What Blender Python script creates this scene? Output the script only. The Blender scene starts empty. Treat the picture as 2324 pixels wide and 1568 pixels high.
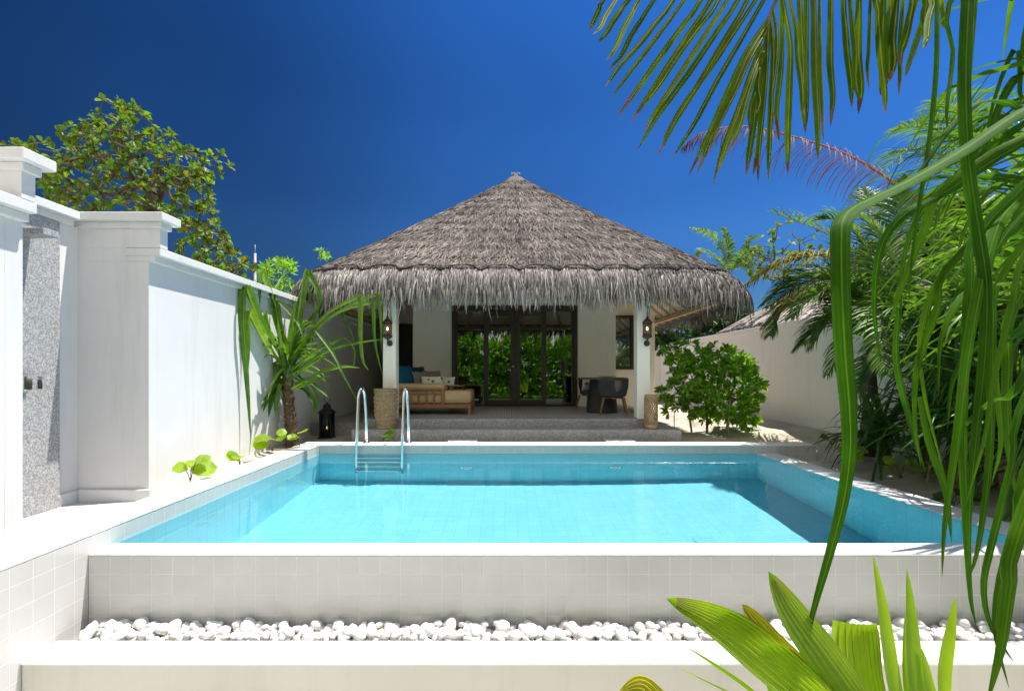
import bpy, math, random
from mathutils import Vector, Matrix, Quaternion, noise
random.seed(7)
S = bpy.context.scene
COL = S.collection
R = math.radians
# ---------------------------------------------------------------- camera, sky, sun, exposure
F_, U0, V0, CZ = 1110.0, 1150.0, 845.0, 1.5
cd = bpy.data.cameras.new('camera'); cam = bpy.data.objects.new('camera', cd); COL.objects.link(cam)
cam.location = (0, 0, CZ); cam.rotation_euler = (R(90), 0, 0)
cd.sensor_width = 36; cd.lens = F_ / 2324 * 36
cd.shift_x = (1162 - U0) / 2324; cd.shift_y = (V0 - 784) / 2324
cd.clip_start = 0.05; cd.clip_end = 3000
S.camera = cam
SUN = Vector((0.37, 0.12, 1.0)).normalized()
w = bpy.data.worlds.new('World'); S.world = w; w.use_nodes = True
nt = w.node_tree; bg = nt.nodes['Background']
sky = nt.nodes.new('ShaderNodeTexSky'); sky.sky_type = 'NISHITA'; sky.sun_disc = False
sky.sun_elevation = math.asin(SUN.z); sky.sun_rotation = math.atan2(SUN.x, SUN.y)
sky.air_density = 1.0; sky.dust_density = 0.05; sky.ozone_density = 5.0; sky.altitude = 1200
hs = nt.nodes.new('ShaderNodeHueSaturation'); hs.inputs['Saturation'].default_value = 1.09
gm = nt.nodes.new('ShaderNodeGamma'); gm.inputs[1].default_value = 1.55
nt.links.new(sky.outputs[0], gm.inputs[0]); nt.links.new(gm.outputs[0], hs.inputs['Color'])
# a polarised tropical sky: deeper away from the sun and towards the horizon
tcw = nt.nodes.new('ShaderNodeTexCoord'); sx = nt.nodes.new('ShaderNodeSeparateXYZ'); nt.links.new(tcw.outputs['Generated'], sx.inputs[0])
def cramp(sock, lo, hi, stops):
    mr = nt.nodes.new('ShaderNodeMapRange'); mr.inputs[1].default_value = lo; mr.inputs[2].default_value = hi; nt.links.new(sock, mr.inputs[0])
    r = nt.nodes.new('ShaderNodeValToRGB'); nt.links.new(mr.outputs[0], r.inputs[0]); cr = r.color_ramp; cr.interpolation = 'EASE'
    cr.elements[0].position, cr.elements[0].color = stops[0][0], (*[stops[0][1]]*3, 1); cr.elements[1].position, cr.elements[1].color = stops[-1][0], (*[stops[-1][1]]*3, 1)
    for p, v in stops[1:-1]: e = cr.elements.new(p); e.color = (v, v, v, 1)
    return r.outputs[0]
rx = cramp(sx.outputs[0], -1, 1, [(.1, .25), (.25, .40), (.5, .72), (.66, .80), (1, .95)])
rz = cramp(sx.outputs[2], 0, 1, [(0, .20), (.12, .42), (.3, .75), (.45, .95), (.7, 1.5), (1, 1.8)])
m1 = nt.nodes.new('ShaderNodeMix'); m1.data_type = 'RGBA'; m1.blend_type = 'MULTIPLY'; m1.inputs[0].default_value = 1
m2 = nt.nodes.new('ShaderNodeMix'); m2.data_type = 'RGBA'; m2.blend_type = 'MULTIPLY'; m2.inputs[0].default_value = 1
nt.links.new(hs.outputs[0], m1.inputs[6]); nt.links.new(rx, m1.inputs[7]); nt.links.new(m1.outputs[2], m2.inputs[6]); nt.links.new(rz, m2.inputs[7])
# unseen bright cloud added behind the camera to fill the porch with light
cn = nt.nodes.new('ShaderNodeTexNoise'); cn.inputs['Scale'].default_value = 2.2; cn.inputs['Detail'].default_value = 6; nt.links.new(tcw.outputs['Generated'], cn.inputs['Vector'])
cr1 = cramp(cn.outputs[0], 0, 1, [(.34, .35), (.5, .85), (.62, 1.0)])
mry = nt.nodes.new('ShaderNodeMapRange'); mry.inputs[1].default_value = -.12; mry.inputs[2].default_value = -.55; nt.links.new(sx.outputs[1], mry.inputs[0])
mlt = nt.nodes.new('ShaderNodeMath'); mlt.operation = 'MULTIPLY'; nt.links.new(cr1, mlt.inputs[0]); nt.links.new(mry.outputs[0], mlt.inputs[1])
m3 = nt.nodes.new('ShaderNodeMix'); m3.data_type = 'RGBA'; nt.links.new(mlt.outputs[0], m3.inputs[0]); nt.links.new(m2.outputs[2], m3.inputs[6]); m3.inputs[7].default_value = (17.0, 16.0, 14.6, 1)
nt.links.new(m3.outputs[2], bg.inputs[0])
bg.inputs[1].default_value = 0.0455
sl = bpy.data.lights.new('sun', 'SUN'); so = bpy.data.objects.new('sun', sl); COL.objects.link(so)
sl.energy = 4.75; sl.angle = R(0.53); sl.color = (1.0, 0.95, 0.88)
so.rotation_euler = SUN.to_track_quat('Z', 'Y').to_euler(); so.location = (6, 3, 14)
vs = S.view_settings; vs.view_transform = 'Standard'; vs.look = 'None'; vs.gamma = 1; vs.exposure = 0.70
S.display_settings.display_device = 'sRGB'
cy = S.cycles
cy.max_bounces = 10; cy.diffuse_bounces = 8; cy.glossy_bounces = 4; cy.transmission_bounces = 8; cy.transparent_max_bounces = 12
cy.caustics_reflective = False; cy.caustics_refractive = True; cy.use_denoising = True
cy.sample_clamp_indirect = 8
try: sl.cycles.is_caustics_light = True
except Exception as e: print('caustics light', e)

def P(u, v, D):                                   # photo direction (u, v) at distance D in front of the camera position
    return Vector(((u - U0) / F_ * D, D, CZ - (v - V0) / F_ * D))

# ---------------------------------------------------------------- object helpers
ORG = {}
def props(o, label=None, cat=None, group=None, kind=None):
    if label: o['label'] = label
    if cat: o['category'] = cat
    if group: o['group'] = group
    if kind: o['kind'] = kind
    return o
def thing(name, label, cat, loc=(0, 0, 0), group=None):
    o = bpy.data.objects.new(name, None); COL.objects.link(o); o.location = loc; o.empty_display_size = .1
    ORG[o] = Vector(loc)
    return props(o, label, cat, group)
def copy_tree(o, parent=None):
    c = o.copy(); COL.objects.link(c); c.parent = parent
    for ch in list(o.children): copy_tree(ch, c)
    return c
def lerp(a, b, t): return a + (b - a) * t
class MB:
    def __init__(s): s.v = []; s.f = []; s.m = []; s.cur = 0; s.sm = []; s.smooth = False; s.buv = {}
    def vert(s, p): s.v.append((p[0], p[1], p[2])); return len(s.v) - 1
    def face(s, *i): s.f.append(i); s.m.append(s.cur); s.sm.append(s.smooth)
    def box(s, x0, x1, y0, y1, z0, z1, M=None):
        b = len(s.v)
        for x, y, z in ((x0,y0,z0),(x1,y0,z0),(x1,y1,z0),(x0,y1,z0),(x0,y0,z1),(x1,y0,z1),(x1,y1,z1),(x0,y1,z1)):
            p = Vector((x, y, z)); p = M @ p if M is not None else p
            s.v.append(tuple(p))
        for q in ((3,2,1,0),(4,5,6,7),(0,1,5,4),(1,2,6,5),(2,3,7,6),(3,0,4,7)): s.face(*[b + k for k in q])
    def cbox(s, x0, x1, y0, y1, z0, z1, c=.01, M=None):          # box with chamfered edges
        b = len(s.v); idx = {}
        X = (x0, x1); Y = (y0, y1); Z = (z0, z1)
        c = min(c, (x1-x0)/2.01, (y1-y0)/2.01, (z1-z0)/2.01)
        for i in (0,1):
            for j in (0,1):
                for k in (0,1):
                    sx, sy, sz = (c, -c)[i], (c, -c)[j], (c, -c)[k]
                    for a, p in enumerate(((X[i], Y[j]+sy, Z[k]+sz), (X[i]+sx, Y[j], Z[k]+sz), (X[i]+sx, Y[j]+sy, Z[k]))):
                        p = Vector(p); p = M @ p if M is not None else p
                        idx[i,j,k,a] = len(s.v); s.v.append(tuple(p))
        g = lambda *t: idx[t]
        s.face(g(0,0,0,0), g(0,0,1,0), g(0,1,1,0), g(0,1,0,0)); s.face(g(1,0,0,0), g(1,1,0,0), g(1,1,1,0), g(1,0,1,0))
        s.face(g(0,0,0,1), g(1,0,0,1), g(1,0,1,1), g(0,0,1,1)); s.face(g(0,1,0,1), g(0,1,1,1), g(1,1,1,1), g(1,1,0,1))
        s.face(g(0,0,0,2), g(0,1,0,2), g(1,1,0,2), g(1,0,0,2)); s.face(g(0,0,1,2), g(1,0,1,2), g(1,1,1,2), g(0,1,1,2))
        for i in (0,1):
            for j in (0,1):
                q = [g(i,j,0,0), g(i,j,0,1), g(i,j,1,1), g(i,j,1,0)]
                s.face(*(q if i == j else q[::-1]))
        for i in (0,1):
            for k in (0,1):
                q = [g(i,0,k,0), g(i,1,k,0), g(i,1,k,2), g(i,0,k,2)]
                s.face(*(q if i == k else q[::-1]))
        for j in (0,1):
            for k in (0,1):
                q = [g(0,j,k,1), g(0,j,k,2), g(1,j,k,2), g(1,j,k,1)]
                s.face(*(q if j == k else q[::-1]))
        for i in (0,1):
            for j in (0,1):
                for k in (0,1):
                    q = [g(i,j,k,0), g(i,j,k,1), g(i,j,k,2)]
                    s.face(*(q[::-1] if (i+j+k) % 2 == 0 else q))
    def tube(s, pts, r, n=8, cap=True):
        pts = [Vector(p) for p in pts]; N = len(pts)
        rr = r if isinstance(r, (list, tuple)) else [r] * N
        b = len(s.v); up = Vector((0,0,1)); prev = None; sm = s.smooth; s.smooth = True
        for i, p in enumerate(pts):
            t = (pts[min(i+1, N-1)] - pts[max(i-1, 0)]); t = t.normalized() if t.length > 1e-9 else Vector((0,0,1))
            if prev is None: a = t.cross(Vector((0,0,1)) if abs(t.z) < .95 else Vector((1,0,0))).normalized()
            else: a = (prev - t * prev.dot(t)); a = a.normalized() if a.length > 1e-6 else t.orthogonal().normalized()
            prev = a; c = t.cross(a)
            for k in range(n):
                th = 2 * math.pi * k / n
                s.v.append(tuple(p + (a * math.cos(th) + c * math.sin(th)) * rr[i]))
        for i in range(N - 1):
            for k in range(n):
                k2 = (k + 1) % n
                s.face(b+i*n+k, b+i*n+k2, b+(i+1)*n+k2, b+(i+1)*n+k)
        s.smooth = sm
        if cap:
            s.face(*[b + k for k in range(n)][::-1]); s.face(*[b + (N-1)*n + k for k in range(n)])
    def lathe(s, c, prof, n=24, cap=True, M=None, wob=None):    # prof: (radius, z) from bottom to top
        b = len(s.v); sm = s.smooth; s.smooth = True
        for i, (r, z) in enumerate(prof):
            for k in range(n):
                th = 2 * math.pi * k / n; q = r * (wob(th, z) if wob else 1)
                p = Vector((q * math.cos(th), q * math.sin(th), z)); p = M @ p if M is not None else p
                s.v.append((c[0] + p.x, c[1] + p.y, c[2] + p.z))
        for i in range(len(prof) - 1):
            for k in range(n):
                k2 = (k + 1) % n
                s.face(b+i*n+k, b+i*n+k2, b+(i+1)*n+k2, b+(i+1)*n+k)
        s.smooth = sm
        if cap:
            s.face(*[b + k for k in range(n)][::-1]); s.face(*[b + (len(prof)-1)*n + k for k in range(n)])
    def prism(s, poly, axis, a0, a1):                           # poly of 2-D points extruded along an axis
        b = len(s.v); n = len(poly)
        for a in (a0, a1):
            for (p, q) in poly:
                s.v.append({'x': (a, p, q), 'y': (p, a, q), 'z': (p, q, a)}[axis])
        area = sum(poly[i][0]*poly[(i+1)%n][1] - poly[(i+1)%n][0]*poly[i][1] for i in range(n))
        flip = (area > 0) == (axis == 'y')
        lo = [b+i for i in range(n)]; hi = [b+n+i for i in range(n)]
        s.face(*(lo[::-1] if not flip else lo)); s.face(*(hi if not flip else hi[::-1]))
        for i in range(n):
            j = (i+1) % n; q = [b+i, b+j, b+n+j, b+n+i]
            s.face(*(q if not flip else q[::-1]))
    def blade(s, pts, wd, up=Vector((0,0,1)), fold=.25, side=None):   # leaf strip with a folded midrib
        pts = [Vector(p) for p in pts]; N = len(pts); b = len(s.v); last = None
        for i, p in enumerate(pts):
            t = pts[min(i+1, N-1)] - pts[max(i-1, 0)]
            if side is not None: a = side - t * (side.dot(t) / max(t.length_squared, 1e-9))
            else: a = t.cross(up)
            if a.length < 1e-6: a = last if last is not None else t.orthogonal()
            a = a.normalized(); last = a
            nn = a.cross(t).normalized(); wq = wd(i / (N-1)) if callable(wd) else wd * (1 - i / (N-1)) + .001
            s.v.append(tuple(p - a * wq/2 + nn * wq * fold)); s.v.append(tuple(p)); s.v.append(tuple(p + a * wq/2 + nn * wq * fold))
            for k in (0, 1, 2): s.buv[b+3*i+k] = (k/2, i/(N-1))
        sm = s.smooth; s.smooth = True
        for i in range(N-1):
            for k in (0, 1): s.face(b+3*i+k, b+3*i+k+1, b+3*i+k+4, b+3*i+k+3)
        s.smooth = sm
    def ribbon(s, pts, w, side):
        b = len(s.v); N = len(pts)
        for i, p in enumerate(pts):
            wq = w[i] if isinstance(w, (list, tuple)) else w
            s.v.append(tuple(p - side * wq/2)); s.v.append(tuple(p + side * wq/2))
        for i in range(N-1): s.face(b+2*i, b+2*i+1, b+2*i+3, b+2*i+2)
    def build(s, name, mat, parent=None, loc=None, uv=False, local=False):
        me = bpy.data.meshes.new(name)
        if parent is not None: o = ORG.get(parent, Vector((0,0,0)))
        elif loc is not None: o = Vector(loc)
        else:
            xs = [p[0] for p in s.v]; ys = [p[1] for p in s.v]; zs = [p[2] for p in s.v]
            o = Vector(((min(xs)+max(xs))/2, (min(ys)+max(ys))/2, min(zs)))
        if local: o = Vector((0,0,0))
        me.from_pydata([(p[0]-o.x, p[1]-o.y, p[2]-o.z) for p in s.v], [], s.f)
        mats = mat if isinstance(mat, (list, tuple)) else [mat]
        for m in mats: me.materials.append(m)
        me.polygons.foreach_set('use_smooth', s.sm)
        if len(mats) > 1: me.polygons.foreach_set('material_index', s.m)
        if uv:
            ul = me.uv_layers.new(name='UVMap').data
            for pl in me.polygons:
                n = pl.normal; ax = max(range(3), key=lambda k: abs(n[k]))
                for li in pl.loop_indices:
                    q = s.v[me.loops[li].vertex_index]
                    ul[li].uv = ((q[1], q[2]), (q[0], q[2]), (q[0], q[1]))[ax]
        if s.buv:
            g = s.buv.get; fl = []
            for f in s.f:
                for q in f: fl.extend(g(q, (0, 0)))
            me.uv_layers.new(name='UVMap').data.foreach_set('uv', fl)
        me.update()
        ob = bpy.data.objects.new(name, me); COL.objects.link(ob)
        if parent is not None: ob.parent = parent; ORG[ob] = o
        else: ob.location = o; ORG[ob] = o
        return ob
def structure(o): o['kind'] = 'structure'; return o

# ---------------------------------------------------------------- materials
def mat(name, col=(.5,.5,.5), rough=.6, metal=0, spec=.5):
    m = bpy.data.materials.new(name); m.use_nodes = True; t = m.node_tree
    b = t.nodes['Principled BSDF']
    b.inputs['Base Color'].default_value = (*col, 1); b.inputs['Roughness'].default_value = rough
    b.inputs['Metallic'].default_value = metal; b.inputs['Specular IOR Level'].default_value = spec
    return m, t, b
def N(t, kind, **kw):
    n = t.nodes.new('ShaderNode' + kind)
    for k, v in kw.items():
        if k in n.inputs: n.inputs[k].default_value = v
        else: setattr(n, k, v)
    return n
def L(t, a, b): t.links.new(a, b)
def ramp(t, fac, stops, interp='LINEAR'):
    r = N(t, 'ValToRGB'); cr = r.color_ramp; cr.interpolation = interp
    while len(cr.elements) > 1: cr.elements.remove(cr.elements[-1])
    cr.elements[0].position = stops[0][0]; cr.elements[0].color = (*stops[0][1], 1)
    for p, c in stops[1:]:
        e = cr.elements.new(p); e.color = (*c, 1)
    L(t, fac, r.inputs[0]); return r
def mixc(t, fac, a, b, mode='MIX'):
    m = N(t, 'Mix', data_type='RGBA', blend_type=mode)
    for sock, v in ((m.inputs[0], fac), (m.inputs[6], a), (m.inputs[7], b)):
        if hasattr(v, 'links') or isinstance(v, bpy.types.NodeSocket): L(t, v, sock)
        elif isinstance(v, (int, float)): sock.default_value = v
        else: sock.default_value = (*v, 1)
    return m.outputs[2]
def pos(t): return N(t, 'NewGeometry').outputs['Position']
def noise_tex(t, scale, detail=4, rough=.55, vec=None, dist=0):
    n = N(t, 'TexNoise', Scale=scale, Detail=detail, Roughness=rough, Distortion=dist)
    if vec is not None: L(t, vec, n.inputs['Vector'])
    return n
def bump(t, b, h, strength=.3, dist=.01, chain=None):
    n = N(t, 'Bump', Strength=strength, Distance=dist); L(t, h, n.inputs['Height'])
    if chain: L(t, chain.outputs[0], n.inputs['Normal'])
    L(t, n.outputs[0], b.inputs['Normal']); return n

def stucco(name, col, stain=.06):
    m, t, b = mat(name, col, .75, spec=.25); g = pos(t)
    n1 = noise_tex(t, .9, 5, .6, g); n2 = noise_tex(t, 140, 3, .6, g); n3 = noise_tex(t, 6, 4, .6, g)
    mp = N(t, 'Mapping'); mp.inputs['Scale'].default_value = (3.5, 3.5, .35); L(t, g, mp.inputs[0])
    n4 = noise_tex(t, 1.6, 5, .65, mp.outputs[0])
    d = tuple(c * (1 - stain * 2.2) for c in col)
    r1 = ramp(t, n1.outputs[0], [(.35, (0,0,0)), (.7, (1,1,1))]); r4 = ramp(t, n4.outputs[0], [(.52, (0,0,0)), (.8, (1,1,1))])
    c = mixc(t, r1.outputs[0], col, tuple(x * (1 - stain) for x in col)); c = mixc(t, r4.outputs[0], c, d)
    L(t, c, b.inputs['Base Color'])
    b1 = bump(t, b, n2.outputs[0], .22, .003); bump(t, b, n3.outputs[0], .12, .012, b1)
    return m
def tile(name, col, grout, size=.15, rough=.18, off=(0,0), var=.05, joint=.0038, bstr=.6):
    m, t, b = mat(name, col, rough, spec=.5)
    uvn = N(t, 'UVMap'); mp = N(t, 'Mapping'); mp.inputs['Location'].default_value = (off[0], off[1], 0); L(t, uvn.outputs[0], mp.inputs[0])
    br = N(t, 'TexBrick', offset=0.0, squash=1.0); L(t, mp.outputs[0], br.inputs['Vector'])
    br.inputs['Scale'].default_value = 1; br.inputs['Brick Width'].default_value = size; br.inputs['Row Height'].default_value = size
    br.inputs['Mortar Size'].default_value = joint; br.inputs['Mortar Smooth'].default_value = .25; br.inputs['Bias'].default_value = 0
    br.inputs['Color1'].default_value = (*col, 1); br.inputs['Color2'].default_value = (*[c*(1-var) for c in col], 1); br.inputs['Mortar'].default_value = (*grout, 1)
    n1 = noise_tex(t, 2.5, 5, .6, pos(t)); r1 = ramp(t, n1.outputs[0], [(.4, (1,1,1)), (.75, (.93,.925,.91))])
    L(t, mixc(t, 1.0, br.outputs['Color'], r1.outputs[0], 'MULTIPLY'), b.inputs['Base Color'])
    mr = N(t, 'MapRange'); L(t, br.outputs['Fac'], mr.inputs[0]); mr.inputs[3].default_value = rough; mr.inputs[4].default_value = .8
    L(t, mr.outputs[0], b.inputs['Roughness'])
    inv = N(t, 'Math', operation='SUBTRACT'); inv.inputs[0].default_value = 1; L(t, br.outputs['Fac'], inv.inputs[1])
    n2 = noise_tex(t, 3.2, 2, .5, mp.outputs[0]); b1 = bump(t, b, n2.outputs[0], .25, .012); bump(t, b, inv.outputs[0], bstr, .002, b1)
    return m
def granite(name, a, bb, scale=90, rough=.6):
    m, t, b = mat(name, a, rough); g = pos(t)
    n1 = noise_tex(t, scale, 3, .8, g); n2 = noise_tex(t, scale*.35, 2, .7, g); n3 = noise_tex(t, 1.3, 4, .6, g)
    r = ramp(t, n1.outputs[0], [(.36, bb), (.5, tuple((x+y)/2 for x, y in zip(a, bb))), (.62, a)])
    r2 = ramp(t, n2.outputs[0], [(.4, (.75,.75,.76)), (.6, (1,1,1))]); r3 = ramp(t, n3.outputs[0], [(.3, (.88,.88,.88)), (.7, (1,1,1))])
    c = mixc(t, 1.0, r.outputs[0], r2.outputs[0], 'MULTIPLY'); c = mixc(t, 1.0, c, r3.outputs[0], 'MULTIPLY')
    L(t, c, b.inputs['Base Color']); bump(t, b, n1.outputs[0], .35, .003); return m
def wood(name, a, c, scale=(2, 2, 30), rough=.5):
    m, t, b = mat(name, a, rough); tc = N(t, 'TexCoord'); mp = N(t, 'Mapping'); mp.inputs['Scale'].default_value = scale
    L(t, tc.outputs['Object'], mp.inputs[0]); n = noise_tex(t, 3, 5, .6, mp.outputs[0], .8)
    r = ramp(t, n.outputs[0], [(.3, a), (.7, c)]); gi = N(t, 'NewGeometry')
    v = ramp(t, gi.outputs['Random Per Island'], [(0, (.8,.8,.8)), (1, (1,1,1))])
    L(t, mixc(t, 1.0, r.outputs[0], v.outputs[0], 'MULTIPLY'), b.inputs['Base Color']); bump(t, b, n.outputs[0], .2, .002); return m
def leaf(name, cols, rough=.45, trans=.35, tcol=None, rib=None, stripes=0, tips=0, spec=.35, patch=.35):
    m, t, b = mat(name, cols[0], rough, spec=spec); g = N(t, 'NewGeometry')
    st = [(i / max(1, len(cols)-1), c) for i, c in enumerate(cols)]
    r = ramp(t, g.outputs['Random Per Island'], st)
    n = noise_tex(t, 7, 3, .6, g.outputs['Position']); rn = ramp(t, n.outputs[0], [(.3, (1-patch,)*3), (.72, (1.15,1.15,1.1))])
    c = mixc(t, 1.0, r.outputs[0], rn.outputs[0], 'MULTIPLY')
    if rib or stripes or tips:
        uv = N(t, 'UVMap'); sp = N(t, 'SeparateXYZ'); L(t, uv.outputs[0], sp.inputs[0])
        if stripes:
            ml = N(t, 'Math', operation='MULTIPLY'); ml.inputs[1].default_value = 6.2832 * stripes; L(t, sp.outputs[0], ml.inputs[0])
            sn = N(t, 'Math', operation='SINE'); L(t, ml.outputs[0], sn.inputs[0])
            rs = ramp(t, sn.outputs[0], [(0, (.82,.86,.8)), (1, (1.08,1.08,1.05))]); c = mixc(t, 1.0, c, rs.outputs[0], 'MULTIPLY')
        if rib:
            sb = N(t, 'Math', operation='SUBTRACT'); sb.inputs[1].default_value = .5; L(t, sp.outputs[0], sb.inputs[0])
            ab = N(t, 'Math', operation='ABSOLUTE'); L(t, sb.outputs[0], ab.inputs[0])
            rr = ramp(t, ab.outputs[0], [(0, (.9,.9,.9)), (.03, (.5,.5,.5)), (.07, (0,0,0))]); c = mixc(t, rr.outputs[0], c, rib)
        if tips:
            n3 = noise_tex(t, 9, 3, .6, g.outputs['Position']); ad = N(t, 'Math', operation='MULTIPLY_ADD'); ad.inputs[1].default_value = .22; L(t, n3.outputs[0], ad.inputs[0]); L(t, sp.outputs[1], ad.inputs[2])
            rt = ramp(t, ad.outputs[0], [(tips, (0,0,0)), (tips+.05, (.6,.6,.6)), (min(1, tips+.1), (1,1,1))]); c = mixc(t, rt.outputs[0], c, (.16,.10,.04))
    L(t, c, b.inputs['Base Color'])
    n2 = noise_tex(t, 45, 2, .5, g.outputs['Position']); bump(t, b, n2.outputs[0], .15, .004)
    tr = N(t, 'BsdfTranslucent'); tc = mixc(t, 1.0, c, tcol or (1.9, 1.9, .55), 'MULTIPLY'); L(t, tc, tr.inputs[0])
    mx = N(t, 'MixShader'); mx.inputs[0].default_value = trans
    L(t, b.outputs[0], mx.inputs[1]); L(t, tr.outputs[0], mx.inputs[2]); L(t, mx.outputs[0], t.nodes['Material Output'].inputs[0])
    return m
def island(name, cols, rough=.8, patch=(.75, 1.1), scale=3, bumps=None):
    m, t, b = mat(name, cols[0], rough, spec=.2); g = N(t, 'NewGeometry')
    r = ramp(t, g.outputs['Random Per Island'], [(i / max(1, len(cols)-1), c) for i, c in enumerate(cols)])
    n = noise_tex(t, scale, 5, .65, g.outputs['Position']); rn = ramp(t, n.outputs[0], [(.3, (patch[0],)*3), (.7, (patch[1],)*3)])
    L(t, mixc(t, 1.0, r.outputs[0], rn.outputs[0], 'MULTIPLY'), b.inputs['Base Color'])
    if bumps: n2 = noise_tex(t, bumps, 3, .6, g.outputs['Position']); bump(t, b, n2.outputs[0], .5, .01)
    return m

M_wall = stucco('white_stucco', (.71, .705, .695), .07)
M_house = stucco('house_stucco', (.90, .85, .75), .03)
M_rwall = stucco('shade_lightened_stucco', (.90, .89, .87), .04)  # right wall white, lightened to make up for the shade it stands in
M_beige = stucco('beige_render', (.58, .545, .48), .07)
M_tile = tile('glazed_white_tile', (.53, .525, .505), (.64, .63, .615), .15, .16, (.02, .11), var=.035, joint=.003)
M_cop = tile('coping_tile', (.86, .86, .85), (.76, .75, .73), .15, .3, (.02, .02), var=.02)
M_liner = tile('aqua_pool_tile', (.215, .60, .70), (.15, .50, .61), .15, .3, (.02, .06), var=.05, bstr=.2)
M_linerw = tile('bounce_lightened_aqua_tile', (.36, .80, .89), (.26, .68, .78), .15, .3, (.02, .06), var=.05, bstr=.2)  # lighter than the floor tile: missing underwater bounce light put into the colour
M_gran = granite('light_granite', (.62, .62, .61), (.22, .225, .23), 70)
M_step = granite('dark_terrazzo', (.50, .475, .45), (.27, .26, .255), 60)
M_paleg = granite('pale_granite', (.80, .79, .76), (.55, .54, .52), 60)
M_dark = wood('dark_brown_wood', (.035, .022, .016), (.06, .038, .026), rough=.4)
M_teak = wood('teak_wood', (.26, .115, .045), (.38, .18, .075), (25, 2, 2), .5)
M_timber = wood('roof_timber', (.55, .36, .20), (.72, .50, .30), rough=.6)
M_chrome = mat('polished_steel', (.82, .83, .84), .08, 1)[0]
M_iron = mat('dark_iron', (.035, .033, .032), .45, .6)[0]
M_tan = stucco('tan_canvas', (.56, .44, .27), .05)
M_net = mat('black_net_rope', (.012, .012, .014), .8)[0]
# ---------------------------------------------------------------- ground
def sand_mat():
    m, t, b = mat('coral_sand', (.74, .68, .56), .9, spec=.1); g = pos(t)
    n1 = noise_tex(t, 2.2, 6, .65, g); n2 = noise_tex(t, 60, 4, .7, g); n3 = noise_tex(t, 14, 4, .6, g)
    r = ramp(t, n1.outputs[0], [(.3, (.46, .40, .30)), (.5, (.62, .56, .45)), (.75, (.72, .66, .55))])
    r2 = ramp(t, n2.outputs[0], [(.3, (.78, .76, .72)), (.6, (1, 1, 1))])
    L(t, mixc(t, 1.0, r.outputs[0], r2.outputs[0], 'MULTIPLY'), b.inputs['Base Color'])
    b1 = bump(t, b, n3.outputs[0], .5, .03); bump(t, b, n2.outputs[0], .5, .008, b1); return m
M_sand = sand_mat()
def frame_sheet(x0, x1, y0, y1, hx0, hx1, hy0, hy1, z, name, m):
    mb = MB()
    for a, b_, c, d in ((x0, x1, y0, hy0), (x0, x1, hy1, y1), (x0, hx0, hy0, hy1), (hx1, x1, hy0, hy1)):
        q = [mb.vert(p) for p in ((a, c, z), (b_, c, z), (b_, d, z), (a, d, z))]; mb.face(*q)
    return structure(mb.build(name, m))
frame_sheet(-1200, 1200, -1200, 1200, -4.9, 7, 2.9, 8.6, -.62, 'ground', M_sand)
def sand_h(x, y):
    h = .02 if x > 0 else .1
    if x > 4.3:
        h = lerp(.02, .30, max(0, min(1, (x - 4.6) / 2.2)))
        h = lerp(h, .36, max(0, min(1, (y - 8.0) / 1.6)))
    else:
        h = lerp(.12, .26, max(0, min(1, (y - 5.5) / 2.4)))
    return h + noise.noise(Vector((x*1.7, y*1.7, 3))) * .03 + noise.noise(Vector((x*5, y*5, 9))) * .012
def patch(name, x0, x1, y0, y1, st, m, hf=sand_h):
    mb = MB(); mb.smooth = True
    nx = int((x1-x0)/st)+1; ny = int((y1-y0)/st)+1
    for j in range(ny+1):
        for i in range(nx+1):
            x = lerp(x0, x1, i/nx); y = lerp(y0, y1, j/ny); mb.vert((x, y, hf(x, y)))
    for j in range(ny):
        for i in range(nx): a = j*(nx+1)+i; mb.face(a, a+1, a+nx+2, a+nx+1)
    return structure(mb.build(name, m))
patch('sand_bed', 4.36, 6.4, 1.0, 8.2, .08, M_sand)
patch('sand_yard', 2.9, 6.4, 8.2, 22, .1, M_sand)
patch('planting_strip', -3.84, -3.36, 5.3, 14, .08, M_sand)
mb = MB(); mb.box(-2.9, 2.95, 8.24, 16, .1, .285); structure(mb.build('paved_path', M_step, uv=True))
mb = MB(); mb.box(-3.36, -2.88, 8.24, 16, .1, .262); structure(mb.build('sand_verge', M_sand))
mb = MB(); mb.box(-6.4, -3.365, 0.2, 5.3, -.1, .12); structure(mb.build('shower_floor', M_paleg))

mb = MB(); mb.box(-6, 6, -1.2, 3.04, -.8, -.6); structure(mb.build('bounce_paving', M_cop, uv=True))  # unseen pale paving added to bounce sunlight onto the planter face
# ---------------------------------------------------------------- swimming pool
WZ = .184; FZ = WZ - 1.85
pool = thing('swimming_pool', 'raised rectangular pool of white tiles filled with turquoise water', 'swimming pool', (.5, 3.54, -.62))
def tiled(name, boxes, m=M_tile, ch=.004):
    mb = MB()
    for bx in boxes: mb.cbox(*bx, c=ch)
    return mb.build(name, m, pool, uv=True)
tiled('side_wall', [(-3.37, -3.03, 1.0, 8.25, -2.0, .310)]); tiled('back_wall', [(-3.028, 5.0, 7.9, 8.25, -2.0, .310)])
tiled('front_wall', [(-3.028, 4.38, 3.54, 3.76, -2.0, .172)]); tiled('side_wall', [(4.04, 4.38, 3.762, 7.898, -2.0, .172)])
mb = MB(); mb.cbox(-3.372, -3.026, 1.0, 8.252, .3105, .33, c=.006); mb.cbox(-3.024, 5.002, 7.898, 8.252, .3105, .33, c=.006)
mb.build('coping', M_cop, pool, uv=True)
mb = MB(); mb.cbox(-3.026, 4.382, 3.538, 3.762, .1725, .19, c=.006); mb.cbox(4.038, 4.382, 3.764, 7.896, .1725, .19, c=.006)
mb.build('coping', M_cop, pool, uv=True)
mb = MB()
zt = WZ - .012
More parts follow.
